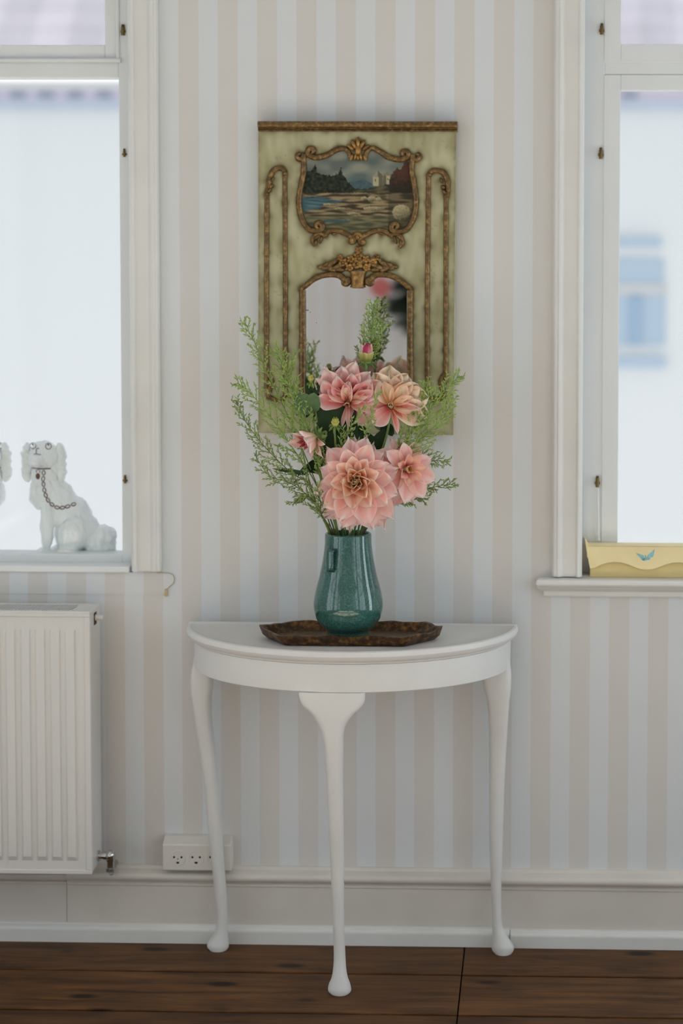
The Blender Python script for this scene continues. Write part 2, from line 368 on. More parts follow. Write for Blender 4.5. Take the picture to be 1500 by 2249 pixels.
o = MB().box((XL-TH, YB-TH, ZC), (XR+TH, TH, ZC+0.2)).build('ceiling', M['ceil'], smooth=False); o['kind'] = 'structure'

# floor with single planks
fl = MB().box((XL-TH, YB-TH, -0.2), (XR+TH, TH, -0.028)).build('floor', M['dark'], smooth=False); fl['kind'] = 'structure'
d1 = -atz(700, 2137).y; d2 = -atz(700, 2225).y; pw = d2-d1
xj = atz(1013, 2150).x
row = 0; yb = d1-pw
plank_mesh = {}
def plank(x0, x1, ya, yb_):
    g, gx = 0.0055, 0.0014; mb = MB().box((x0+gx, -yb_+g, -0.03), (x1-gx, -ya-g, 0.0))
    return mb.build('plank', M['plank'], fl, smooth=False, bevel=0.0018, seg=1)
while yb < 6.2:
    ya, ye = max(yb, -0.05), min(yb+pw, 6.2)
    cuts = [XL] + ([xj-1.9, xj] if row < 3 else [(-1.1, 0.35), (-0.4, 1.2)][row % 2]) + [XR] if False else None
    if row < 4: xs = [XL, xj, XR]
    else:
        o_ = random.uniform(-1.2, 1.2); xs = [XL, o_, XR]
    for xa, xb in zip(xs, xs[1:]): plank(xa, xb, ya, ye)
    yb += pw; row += 1

# baseboard: profile (distance from wall, height), extruded piece by piece
def extrude_x(mb, prof, x0, x1):
    mb.ring_loft([[(x0, -d, z) for d, z in prof], [(x1, -d, z) for d, z in prof]])
def arcp(c, r, a0, a1, n=6): return [(c[0]+r*math.cos(math.radians(lerp(a0, a1, k/n))), c[1]+r*math.sin(math.radians(lerp(a0, a1, k/n)))) for k in range(n+1)]
bb = struct('baseboard_back')
xs = at(147, 1990, 0.02).x; xe = at(1120, 2050, 0.03).x
cap = [(0, 0.142), (0.019, 0.142), (0.021, 0.146)] + arcp((0.022, 0.1565), 0.0105, -80, 80, 7) + [(0.016, 0.170), (0.010, 0.172), (0.0085, 0.178), (0.006, 0.180), (0, 0.180)]
board = [(0, 0.0), (0.020, 0.0), (0.020, 0.133), (0.0225, 0.135), (0.0225, 0.1395), (0.019, 0.142), (0, 0.142)]
shoe = [(0.0, 0.0), (0.034, 0.0), (0.034, 0.026)] + arcp((0.025, 0.029), 0.009, 0, 90, 4) + [(0.0215, 0.040), (0.0215, 0.043), (0.0, 0.043)]
for x0, x1, off in ((XL, xs-0.0006, -0.006), (xs+0.0006, XR, 0.0)):
    mb = MB(); extrude_x(mb, [(max(0, d+off), z-(0.004 if off else 0)) for d, z in cap], x0, x1); mb.build('cap_moulding', M['base'], bb)
    mb = MB(); extrude_x(mb, [(max(0, d+off*0.4), z) for d, z in board], x0, x1); mb.build('skirting_board', M['base'], bb)
mb = MB(); extrude_x(mb, shoe, XL, xe-0.0008); mb.build('shoe_moulding', M['trim'], bb)
mb = MB(); extrude_x(mb, [(d+(0.003 if d > 0.03 else 0), z*0.95) for d, z in shoe], xe+0.0008, XR); mb.build('shoe_moulding', M['trim'], bb)

# ------------------------------------------------------------------ windows of the wall
casing_prof = [(0.0, 0.0), (0.0, 0.016), (0.005, 0.024), (0.010, 0.026), (0.013, 0.024), (0.015, 0.018), (0.022, 0.017), (0.030, 0.0165), (0.044, 0.016), (0.048, 0.019), (0.052, 0.023),
               (0.057, 0.024), (0.060, 0.021), (0.0625, 0.022), (0.066, 0.021), (0.069, 0.015), (0.069, 0.0)]
def casing(xin, sgn, z0, z1, par):
    mb = MB(); mb.ring_loft([[(xin+sgn*a, -d, z0) for a, d in casing_prof], [(xin+sgn*a, -d, z1) for a, d in casing_prof]])
    return mb.build('casing', M['trim'], par, autos=25)
def rect_frame(name, x0, x1, z0, z1, wd_, y0, y1, par, mat, ws=None, bev=0.002):
    """four members of a frame: two stiles, two rails"""
    l, r_, b, t = ws or (wd_, wd_, wd_, wd_)
    for q, (lo, hi) in (('stile', ((x0, y0, z0), (x0+l, y1, z1))), ('stile', ((x1-r_, y0, z0), (x1, y1, z1))),
                        ('rail', ((x0+l, y0, z0), (x1-r_, y1, z0+b))), ('rail', ((x0+l, y0, z1-t), (x1-r_, y1, z1)))):
        MB().box(lo, hi).build(name+'_'+q, mat, par, smooth=False, bevel=bev, seg=2)
def pane(x0, x1, z0, z1, y, par): return MB().box((x0, y, z0), (x1, y+0.004, z1)).build('pane', M['glass'], par, smooth=False)
RY = 0.045   # recess of the window frame behind the wall face
def px_x(px, py, d): return at(px, py, d).x
def px_z(px, py, d): return at(px, py, d).z
def hinge(px, py, d, par, h=0.024, r=0.0042):
    p = at(px, py, d); mb = MB(); mb.lathe([(r, -h/2), (r, -0.001), (r*1.25, -0.001), (r*1.25, 0.001), (r, 0.001), (r, h/2), (r*0.6, h/2+0.002), (r*1.1, h/2+0.003), (r*0.4, h/2+0.0055)], 12, p)
    mb.box((p.x-0.006, p.y+0.002, p.z-h*0.2), (p.x+0.006, p.y+0.008, p.z+h*0.1))
    return mb.build('hinge_pin', M['brass'], par)
# left window
w1 = struct('window_1', (wl, 0, SILL))
casing(wl, 1, SILL+0.006, ZT+0.06, w1); casing(OPW[0][0], -1, SILL+0.006, ZT+0.06, w1)
mb = MB(); mb.box((OPW[0][0]-0.069, -0.026, ZT), (wl+0.069, 0.0, ZT+0.075)); mb.build('head_casing', M['trim'], w1, smooth=False, bevel=0.004)
xf = px_x(264, 600, -RY); zb = px_z(120, 1217, -RY); zt0 = px_z(120, 170, -RY); zt1 = px_z(120, 135, -RY)
MB().box((xf, RY, SILL), (wl, RY+0.07, ZT)).build('frame_stile', M['frame'], w1, smooth=False, bevel=0.002)
MB().box((OPW[0][0], RY, SILL), (OPW[0][0]+0.04, RY+0.07, ZT)).build('frame_stile', M['frame'], w1, smooth=False, bevel=0.002)
MB().box((OPW[0][0]+0.04, RY+0.004, SILL), (xf, RY+0.066, zb)).build('bottom_rail', M['frame'], w1, smooth=False, bevel=0.003)
mb = MB(); mb.box((OPW[0][0]+0.04, RY+0.003, zt0), (xf, RY+0.07, zt1))
mb.build('transom_bar', M['frame'], w1, smooth=False, bevel=0.003)
mb = MB(); mb.tube([(OPW[0][0]+0.04, RY-0.004, zt1+0.002), (xf+0.006, RY-0.004, zt1+0.002)], 0.0055, 10); mb.build('transom_bead', M['frame'], w1)
mb = MB(); mb.tube([(xf-0.001, RY-0.001, zt1), (xf-0.001, RY-0.001, ZT)], 0.0045, 8); mb.build('stile_bead', M['frame'], w1)
xu = px_x(229, 50, -RY); zu = px_z(120, 98, -RY)
rect_frame('upper_sash', OPW[0][0]+0.04, xf, zt1, ZT, 0.03, RY+0.006, RY+0.05, w1, M['frame'], (0.035, xf-xu, zu-zt1, 0.035))
pane(OPW[0][0]+0.07, xu+0.004, zu-0.004, ZT-0.03, RY+0.028, w1)
pane(OPW[0][0]+0.035, xf+0.004, zb-0.004, zt0+0.004, RY+0.03, w1)
MB().box((OPW[0][0], -0.012, px_z(120, 1257, 0.01)), (px_x(284, 1250, 0.01), RY+0.08, px_z(120, 1243, 0.01))).build('sill', M['frame'], w1, smooth=False, bevel=0.003)
zo = at(150, 1215.5, -0.135).z
mb = MB(); pr_ = [(0.07, SILL-0.02), (0.07, zo), (0.19, zo), (TH+0.03, zo-0.035), (TH+0.03, SILL-0.06)]
mb.ring_loft([[(OPW[0][0], y, z) for y, z in pr_], [(wl, y, z) for y, z in pr_]]); mb.build('outer_sill', M['frame'], w1, smooth=False)
for px, py in ((270, 68), (273, 338), (274.5, 1055)): hinge(px, py, -RY+0.003, w1, 0.02 if py < 100 else 0.014, 0.0045 if py < 100 else 0.003)
# papered-over sill end under the left window: a thin panel whose curled outline shows
ap = [(0, 1258), (345, 1258), (368, 1258.5), (379, 1262), (383, 1270), (381, 1281), (372, 1289), (366, 1296), (364, 1306), (0, 1306)]
poly = [at(x, y, 0.002) for x, y in ap]; poly[0].x = poly[-1].x = OPW[0][0]-0.1
mb = MB(); mb.prism([(p.x, -0.0018, p.z) for p in poly], (0, 0.0018, 0)); mb.build('sill_apron', M['paper'], w1, smooth=False)
# hairline of old caulk along the papered sill end
M['caulk'] = plain('yellowed_caulk', srgb(176, 160, 132), 0.7)
mb = MB(); mb.tube([at(x, y, 0.004) for x, y in crom(ap[1:9], 5)], 0.0009, 6); mb.build('caulk_line', M['caulk'], w1)
# cleat of the old sill end
p = at(365, 1302, 0.004); mb = MB().box((p.x-0.0035, -0.006, p.z-0.009), (p.x+0.0035, 0, p.z+0.009)); mb.build('sill_stop', plain('bare_wood_chip', srgb(196, 170, 130), 0.7), w1, bevel=0.002)

# right window
w2 = struct('window_2', (wr, 0, SILL))
casing(wr, -1, SILL, ZT+0.06, w2); casing(OPW[1][1], 1, SILL, ZT+0.06, w2)
mb = MB(); mb.box((wr-0.069, -0.026, ZT), (OPW[1][1]+0.069, 0.0, ZT+0.075)); mb.build('head_casing', M['trim'], w2, smooth=False, bevel=0.004)
xa = px_x(1324, 500, -RY); xb = px_x(1361, 500, -RY)
MB().box((wr, RY, SILL), (xa+0.002, RY+0.07, ZT)).build('frame_stile', M['frame'], w2, smooth=False, bevel=0.002)
MB().box((OPW[1][1]-0.05, RY, SILL), (OPW[1][1], RY+0.07, ZT)).build('frame_stile', M['frame'], w2, smooth=False, bevel=0.002)
zc0 = px_z(1430, 165, -RY); zc1 = px_z(1430, 135, -RY); zl = px_z(1430, 199, -RY); zu2 = px_z(1430, 98, -RY)
MB().box((xa, RY+0.002, zc0), (OPW[1][1]-0.05, RY+0.07, zc1)).build('transom_bar', M['frame'], w2, smooth=False, bevel=0.004)
mb = MB(); mb.tube([(xa, RY+0.002, zc1), (OPW[1][1]-0.05, RY+0.002, zc1)], 0.004, 8); mb.build('transom_bead', M['frame'], w2)
rect_frame('upper_sash', xa, OPW[1][1]-0.05, zc1+0.001, ZT, 0.035, RY-0.002, RY+0.045, w2, M['frame'], (xb-xa, 0.04, zu2-zc1, 0.035))
rect_frame('lower_sash', xa, OPW[1][1]-0.05, SILL+0.002, zc0+0.0005, 0.035, RY-0.002, RY+0.045, w2, M['frame'], (xb-xa, 0.04, 0.055, zc0-zl))
pane(xb-0.004, OPW[1][1]-0.09, zu2-0.004, ZT-0.03, RY+0.02, w2)
pane(xb-0.004, OPW[1][1]-0.09, SILL+0.05, zl+0.004, RY+0.02, w2)
for px, py in ((1321.5, 66), (1319.5, 339), (1312, 1060)): hinge(px, py, -RY+0.006, w2, 0.021, 0.0042)
mb = MB(); a = at(1313, 1072, -RY+0.012); b_ = at(1314.5, 1185, -RY+0.012); mb.tube([a, b_], 0.0026, 8); mb.ball(b_, 0.0045, 8, 6); mb.build('stay_rod', M['frame'], w2)
# moulded sill of the right window: stool and bed mould with returned end
zs1 = px_z(1300, 1270, 0.02); zs0 = px_z(1300, 1289, 0.03); za0 = px_z(1300, 1313, 0.02)
xst = px_x(1179, 1278, 0.03); xap = px_x(1194, 1300, 0.02)
def nose_loft(mb, x0, x1, prof):
    """moulding along x whose left end is returned with the same profile; prof: (projection, z)"""
    R = [[(x0-d, 0.0, z) for d, z in prof]]
    R.append([(x0-d, -d, z) for d, z in prof]); R.append([(x1, -d, z) for d, z in prof]); mb.ring_loft(R)
nose = [(0.0, zs0), (0.036, zs0), (0.0425, zs0+0.0025), (0.0455, zs0+0.007), (0.0455, zs1-0.006), (0.0435, zs1-0.002), (0.0395, zs1), (0.0, zs1)]
mb = MB(); nose_loft(mb, xst+0.044, OPW[1][1]+0.10, nose); mb.box((wr+0.001, -0.001, zs0), (OPW[1][1], RY+0.02, zs1)); mb.build('sill', M['trim'], w2, autos=25)
bed = [(0.0, za0), (0.008, za0), (0.0095, za0+0.003), (0.010, za0+0.013), (0.017, za0+0.017), (0.024, za0+0.022), (0.027, zs0), (0.0, zs0)]
mb = MB(); nose_loft(mb, xap+0.010, OPW[1][1]+0.08, bed); mb.build('sill_apron', M['trim'], w2, autos=20)
MB().box((wr, 0.09, SILL-0.02), (OPW[1][1], TH+0.02, SILL+0.004)).build('outer_sill', M['frame'], w2, smooth=False)

# unseen windows added in the side walls to light the room
def added_window(name, f, a0, a1, z0, z1):
    w = struct(name, f((a0, 0, z0)))
    def bx(n, lo, hi):
        mb = MB().box(lo, hi); mb.v = [f(v) for v in mb.v]; mb.build(n, M['frame'], w, smooth=False, bevel=0.003)
    t = 0.06
    bx('frame_stile', (a0, 0.1, z0), (a0+t, 0.16, z1)); bx('frame_stile', (a1-t, 0.1, z0), (a1, 0.16, z1)); bx('frame_rail', (a0+t, 0.1, z0), (a1-t, 0.16, z0+t)); bx('frame_rail', (a0+t, 0.1, z1-t), (a1-t, 0.16, z1))
    m_ = (a0+a1)/2; zt = z0+(z1-z0)*0.66
    bx('mullion', (m_-0.03, 0.1, z0+t), (m_+0.03, 0.16, z1-t)); bx('transom_bar', (a0+t, 0.098, zt-0.03), (a1-t, 0.162, zt+0.03))
    bx('sill', (a0-0.05, -0.04, z0-0.03), (a1+0.05, 0.1, z0))
    mb = MB().box((a0+t, 0.13, z0+t), (a1-t, 0.134, z1-t)); mb.v = [f(v) for v in mb.v]; mb.build('pane', M['glass'], w, smooth=False)
for n_, (a, b) in zip(('window_3', 'window_4', 'window_5'), LEFTW): added_window(n_, lambda v: (XL-v[1], v[0], v[2]), a, b, WZ0, WZ1)
for n_, (a, b) in zip(('window_6', 'window_7', 'window_8', 'window_9'), RIGHTW): added_window(n_, lambda v: (XR+v[1], v[0], v[2]), a, b, WZ0, WZ1)
# unseen pale rug, added to bounce sunlight up at the wall
tag(MB().box((-1.45, -4.5, 0.0), (1.75, -1.55, 0.012)).build('bounce_rug', plain('cream_wool', (0.76, 0.67, 0.56), 0.95, bump=0.4, bscale=300), smooth=False, bevel=0.004), 'unseen cream rug added mid-room to bounce sunlight up', 'rug')

# ------------------------------------------------------------------ house across the street
FD = -9.0
def fx(px, py): return at(px, py, FD)
ze = {y: fx(200, y).z for y in (170, 202, 218, 243)}
house = thing('neighbouring_house', 'white rendered house with pale tiled roof seen across the street through both windows', 'house', (0, 9.0, -4))
MB().box((-9, 9.0, -4.0), (10, 9.4, ze[243])).build('wall', M['facade'], house, smooth=False)
MB().box((-9, 8.93, ze[243]), (10, 9.4, ze[218])).build('cornice', M['cornice'], house, smooth=False)  # band coloured blue-grey as the eave's shadow
MB().box((-9, 8.90, ze[218]), (10, 9.4, ze[202])).build('eave_board', M['eave'], house, smooth=False)
MB().box((-9, 8.86, ze[202]), (10, 9.1, ze[170])).build('gutter', M['fascia'], house, smooth=False, bevel=0.03)
dent = MB().box((-0.05, -0.03, -0.012), (0.05, 0.0, 0.012)); d0 = dent.build('rafter_end', plain('blue_grey_rafter', srgb(130, 150, 170), 0.8), house, smooth=False, bevel=0.006)
px = fx(47, 214); d0.location = (0, 0, 0)
xstep = fx(110, 214).x-fx(47, 214).x
k = 0; dpos = fx(47, 214)
for i in range(-14, 22):
    c = d0 if i == -14 else d0.copy()
    if i != -14: COL.objects.link(c)
    c.location = Vector((dpos.x+i*xstep, 8.90, dpos.z)) - Vector(house.location)*0 if False else Vector((dpos.x+i*xstep, 8.90, dpos.z))
# roof in courses of tiles
rs = math.radians(46)
for r in range(9):
    y0 = 8.90+r*0.22*math.cos(rs); z0 = ze[170]+0.01+r*0.22*math.sin(rs)
    n = 80; rings = []
    for (dy, dz, th) in ((0, 0, 0), (0, 0, 0.006), (0.24*math.cos(rs), 0.24*math.sin(rs), 0.002), (0.24*math.cos(rs), 0.24*math.sin(rs), 0)):
        rings.append([(-9+19*q/n, y0+dy, z0+dz+th+(0.012*(q % 2) if th else 0)) for q in range(n+1)])
    MB().ring_loft(rings, cap0=False, cap1=False, closed=False).build('roof_course', M['tile'], house, smooth=False)
def hwin(x0, x1, y0, y1, mat, nm='window', out=0.02):
    a, b = fx(x0, y1), fx(x1, y0); return MB().box((a.x, 9.0-out, a.z), (b.x, 9.02, b.z)).build(nm, mat, house, smooth=False, bevel=0.004)
hwin(1300, 1452, 524, 542, M['bluewin'], 'lintel', 0.05); hwin(1300, 1458, 568, 622, M['bluewin']); hwin(1300, 1462, 648, 757, M['bluewin'])
hwin(1383, 1408, 650, 755, M['bluedk'], 'window_post', 0.04); hwin(1300, 1462, 622, 648, M['fascia'], 'window_rail', 0.03); hwin(1300, 1462, 785, 806, M['bluewin'], 'window_ledge', 0.06)
st = MB().box((-12, 0.4, -4.2), (13, 30, -4.0)).build('street_ground', plain('street_paving', (0.35, 0.35, 0.36), 0.9), smooth=False); st['kind'] = 'structure'

# ================================================================== CONSOLE TABLE
TB = 0.036; tl = at(414, 1369, TB); tr = at(1138, 1369, TB)
TZ = 0.5*(tl.z+tr.z); tcx = 0.5*(tl.x+tr.x); TR = 0.5*(tr.x-tl.x); TDp = 0.379-TB
table = thing('console_table', 'white painted half-round console table on three cabriole legs against the striped wall', 'table', (tcx, -TB, 0))
def dshape(off, n=56):
    """half ellipse outline, inset by off, from the left back corner round the front to the right back corner"""
    a, b = TR-off, TDp-off
    return [(tcx+a*math.cos(math.pi+math.pi*k/n), -TB-b*abs(math.sin(math.pi*k/n))**0.98) for k in range(n+1)]
def dloft(mb, prof, n=56):
    mb.ring_loft([[(x, y, z) for x, y in dshape(off, n)] for off, z in prof])
mb = MB(); dloft(mb, [(0.020, TZ-0.031), (0.0165, TZ-0.030), (0.015, TZ-0.026), (0.008, TZ-0.0235), (0.003, TZ-0.019), (0.0, TZ-0.012), (0.0008, TZ-0.006), (0.0035, TZ-0.0018), (0.008, TZ), (0.013, TZ-0.0008), (0.0155, TZ-0.0022), (0.06, TZ-0.0022)])
mb.build('tabletop', M['table'], table, autos=30)
mb = MB(); mb.box((tl.x+0.003, -TB-0.012, TZ-0.004), (tr.x-0.003, -TB-0.0, TZ+0.0022)); mb.build('back_ledge', M['table'], table, smooth=False, bevel=0.0015)
AZ0 = at(735, 1521, 0.355).z
mb = MB(); dloft(mb, [(0.03, AZ0), (0.0195, AZ0), (0.0175, AZ0+0.002), (0.017, TZ-0.033), (0.018, TZ-0.031), (0.03, TZ-0.031)]); mb.build('apron', M['table'], table, autos=30)
def sup(cx, cy, w, dp, z, n=20, e=3.0):
    out = []
    for k in range(n):
        a = 2*math.pi*k/n; c, s = math.cos(a), math.sin(a)
        out.append((cx+w*math.copysign(abs(c)**(2/e), c), cy+dp*math.copysign(abs(s)**(2/e), s), z))
    return out
def leg(rows, dfun, dep, ee):
    """rows: (photo y, left, right); dfun(y) gives distance from the wall of the leg's middle, dep(y) its half depth"""
    rings = []
    for y, l, r_ in rows:
        d = dfun(y); a, b = at(l, y, d), at(r_, y, d)
        rings.append(sup((a.x+b.x)/2, -d, (b.x-a.x)/2, dep(y), a.z, 20, ee(y)))
    mb = MB(); mb.ring_loft(list(reversed(rings))); return mb.build('leg', M['table'], table, autos=50)
def smooth_rows(rows, n=3): return [t for t in crom(rows, n)]
fr = [(1518, 656, 803), (1526, 656, 803), (1542, 661, 800.5), (1554, 671, 791), (1566, 684, 778), (1589, 699, 762), (1612, 708, 755), (1645, 713.5, 754), (1710, 717, 753.6), (1776, 720, 754), (1842, 723, 755), (1908, 725.6, 756), (1974, 729, 755.5),
      (2040, 731, 756), (2105, 733, 758.5), (2138, 731.5, 760.5), (2158, 728, 764), (2170, 723, 768.5), (2180, 720.5, 771), (2187, 721, 771), (2192, 726, 767)]
leg(smooth_rows(fr), lambda y: interp([(1510, 0.345), (1560, 0.345), (1640, 0.340), (1900, 0.325), (2110, 0.330), (2150, 0.340), (2200, 0.345)], y)[0],
    lambda y: interp([(1510, 0.017), (1570, 0.024), (1640, 0.026), (1900, 0.018), (2100, 0.015), (2150, 0.019), (2180, 0.026), (2190, 0.025), (2196, 0.020)], y)[0],
    lambda y: interp([(1510, 6.0), (1580, 4.0), (1700, 2.6), (2196, 2.0)], y)[0])
lf = [(1440, 428, 470), (1456, 426, 469), (1479, 420.5, 468), (1511, 420.5, 466.5), (1531, 423, 463.5), (1577, 429, 464.5), (1643, 438.6, 471.5), (1709, 447, 478), (1775, 453, 483.5), (1841, 459, 488.6), (1906, 466, 493), (1972, 473, 497.5), (2025, 476, 499.5), (2048, 472, 500), (2062, 463, 501), (2072, 456, 502.5), (2080, 455, 502.5), (2086, 460, 499)]
rt = [(1440, 1058, 1116), (1450, 1054, 1119.5), (1475, 1056, 1123), (1511, 1063, 1122.5), (1544, 1070.5, 1118.5), (1610, 1074, 1114), (1676, 1074, 1110), (1742, 1074, 1107), (1808, 1074, 1105), (1874, 1075, 1103), (1939, 1078, 1101), (2005, 1080, 1101), (2040, 1081, 1105.5), (2064, 1081, 1120), (2076, 1080, 1128), (2085, 1080.5, 1128.5), (2092, 1086, 1124)]
for rws in (lf, rt):
    yend = rws[-1][0]
    leg(smooth_rows(rws), lambda y: interp([(1440, 0.070), (1511, 0.074), (1640, 0.062), (1900, 0.060), (2030, 0.064), (2090, 0.070)], y)[0],
        lambda y: interp([(1440, 0.030), (1530, 0.030), (1640, 0.023), (1900, 0.018), (2030, 0.0155), (2060, 0.019), (2076, 0.024), (2090, 0.022)], y)[0],
        lambda y: interp([(1440, 5.0), (1560, 3.6), (1700, 2.6), (2090, 2.0)], y)[0])
# the feet are settled on the boards
for o in [c for c in table.children if c.name.startswith('leg')]:
    zs = [v.co.z for v in o.data.vertices]; z0 = min(zs); zt_ = max(zs)
    for v in o.data.vertices: v.co.z = v.co.z - z0*(1-(v.co.z-z0)/(zt_-z0))

# ================================================================== TRAY
TAB = TZ-0.0022
tc_ = atz(771, 1405, TAB); TW, TDd = 0.205, 0.088
tcy = -0.222
tray = thing('serving_tray', 'tarnished gilt wooden tray with scalloped rim lying under the vase', 'tray', (tc_.x, tcy, TAB))
def tray_outline(w, dp, cut, n=160, wav=0.0):
    pts = [(-w+cut, -dp), (w-cut*1.25, -dp), (w, -dp*0.1+0.01), (w, 0.012), (w-cut*0.9, dp), (-w+cut*1.2, dp), (-w, 0.02), (-w, 0.0)]
    # walk round the outline
    L = []; per = 0
    for a, b in zip(pts, pts[1:]+pts[:1]): l = math.hypot(b[0]-a[0], b[1]-a[1]); L.append((a, b, l, per)); per += l
    out = []
    for k in range(n):
        s = per*k/n
        for a, b, l, s0 in L:
            if s0 <= s <= s0+l+1e-9:
                t = (s-s0)/l; x, y = lerp(a[0], b[0], t), lerp(a[1], b[1], t); break
        q = 1+wav*(math.sin(k*2*math.pi*9/n)*0.6+noise.noise((x*28, y*28, 3.1))*0.9)
        out.append((x*q, y*q))
    for _ in range(2): out = [((out[i-1][0]+2*out[i][0]+out[(i+1) % n][0])/4, (out[i-1][1]+2*out[i][1]+out[(i+1) % n][1])/4) for i in range(n)]
    return out
def tring(w, dp, cut, z, wav, zj=0.0):
    return [(tc_.x+x, tcy+y, TAB+z+zj*noise.noise((x*40, y*40, 9.2))+zj*0.6*math.sin(i*2*math.pi*11/160)+ (0.006*max(0, abs(x)/TW-0.9)*10 if zj else 0)) for i, (x, y) in enumerate(tray_outline(w, dp, cut, 160, wav))]
mb = MB(); mb.ring_loft([tring(TW-0.028, TDd-0.020, 0.045, 0.0, 0), tring(TW-0.024, TDd-0.016, 0.045, 0.002, 0), tring(TW-0.024, TDd-0.016, 0.045, 0.006, 0), tring(TW-0.05, TDd-0.03, 0.04, 0.0065, 0)])
mb.build('tray_bed', M['traybed'], tray)
mb = MB(); mb.ring_loft([tring(TW-0.026, TDd-0.018, 0.045, 0.001, 0), tring(TW-0.016, TDd-0.006, 0.05, 0.002, 0.0), tring(TW-0.006, TDd, 0.052, 0.011, 0.02), tring(TW, TDd+0.004, 0.052, 0.021, 0.03, 0.0018), tring(TW+0.001, TDd+0.005, 0.052, 0.0245, 0.03, 0.002),
    tring(TW-0.006, TDd, 0.052, 0.0245, 0.025, 0.002), tring(TW-0.013, TDd-0.007, 0.05, 0.014, 0.015), tring(TW-0.024, TDd-0.016, 0.045, 0.0062, 0)], cap0=False, cap1=False)
mb.build('rim', M['tray'], tray)

# ================================================================== VASE
VD = 0.222; vb = at(765, 1404, VD); VZ = TAB+0.0068
vase = thing('vase', 'teal glazed pear-shaped ceramic vase standing on the gilt tray', 'vase', (vb.x, -VD, VZ))
vk = (4.8816-VD)/FPX
vp = [(1172, 51), (1176, 51.6), (1200, 52.5), (1233, 57), (1267, 63.5), (1300, 72), (1325, 76.5), (1340, 77), (1352, 75), (1367, 70.5), (1383, 59.5), (1392, 50), (1397, 47), (1403, 47), (1409, 46.5)]
vtop = at(763, 1172, VD).z; vbot = VZ
def vmap(y): return vbot+(vtop-vbot)*(1409-y)/(1409-1172)
prof = [(r*vk, vmap(y)) for y, r in crom([(y, r) for y, r in vp], 4)]
inner = [(prof[0][0]-0.0018, vtop+0.0022), (prof[0][0]-0.0045, vtop+0.0018), (prof[0][0]-0.006, vtop-0.002)] + [(max(0.02, r-0.0065), z) for r, z in prof[6:40:4]]
full = list(reversed(inner)) + prof
mb = MB(); mb.lathe(full, 56, (vb.x, -VD, 0)); mb.build('body', M['glaze'], vase, autos=60)
def lug(az):
    cx_, cy_ = math.sin(az), -math.cos(az)
    pts = []
    for r, y in ((0.048, 1203), (0.062, 1202), (0.066, 1204), (0.0665, 1212), (0.0665, 1238), (0.066, 1246), (0.064, 1249), (0.050, 1246)):
        pts.append((vb.x+cx_*r, -VD+cy_*r, vmap(y)))
    mb = MB(); mb.tube(pts, [0.0105]*len(pts), 14, flat=0.30, up=(cx_, cy_, 0.001))
    return mb.build('lug_handle', M['glaze'], vase, autos=60)
lug(math.radians(-33)); lug(math.radians(147))

# ================================================================== TRUMEAU MIRROR
FDp = 0.034
bq = [at(567, 268, FDp), at(1002, 268, FDp), at(996, 956, FDp), at(567, 951, FDp)]
mir = thing('trumeau_mirror', 'pale green gilt-moulded panel with landscape painting and arched mirror, hung on striped wall', 'mirror', (0.5*(bq[0].x+bq[1].x), -FDp, bq[3].z))
mb = MB(); mb.prism([(p.x, -FDp, p.z) for p in bq], (0, FDp-0.004, 0)); mb.build('panel', M['green'], mir, smooth=False, bevel=0.002)
c2 = lambda x, y: (540+x/3.0612, 240+y/3.06)           # close-up coordinates to photograph coordinates
c3 = lambda x, y: (560+x/3.3333, 560+y/3.3333)
PATH = []
def gp(p, d): return at(p[0], p[1], d)
def gtube(name, pts, r, mat='gold', d=FDp+0.003, n=6, flat=1.0, ends=1.0, parent=None, lift=0.0):
    P = crom(pts, n); m = len(P); PATH.extend([(q[0], q[1], r) for q in P])
    R = [r*(ends+(1-ends)*min(1, 4*min(i, m-1-i)/m)) for i in range(m)]
    mb = MB(); mb.tube([gp(p, d+lift*math.sin(math.pi*i/(m-1))) for i, p in enumerate(P)], R, 10, flat, up=(0, 1, 0.0))
    return mb.build(name, M[mat], parent or mir, autos=60)
def volute(cx_, cy_, r, a0, turns, n=14):
    out = []
    for k in range(n+1):
        t = k/n; a = math.radians(a0+turns*360*t); q = r*(1-0.72*t); out.append((cx_+q*math.cos(a), cy_+q*math.sin(a)))
    return out
# cornice: a half-round over a fillet
cx0, cx1 = at(566, 276, 0.05).x, at(1004, 276, 0.05).x
zt_ = at(785, 266, 0.05).z; zk = at(785, 288, 0.05).z; hh = zt_-zk
cp = [(0.004, zt_), (FDp+0.012, zt_), (FDp+0.019, zt_-0.002)] + [(FDp+0.016+0.006*math.cos(a), zt_-hh*0.36+hh*0.30*math.sin(a)) for a in (0.9, 0.4, 0, -0.5, -1.0)] + [(FDp+0.010, zt_-hh*0.68), (FDp+0.010, zt_-hh*0.75), (FDp+0.0125, zt_-hh*0.85), (FDp+0.008, zk), (0.004, zk)]
mb = MB(); mb.ring_loft([[(cx0, -d, z) for d, z in cp], [(cx1, -d, z) for d, z in cp]]); mb.build('cornice', M['gold'], mir, autos=35)
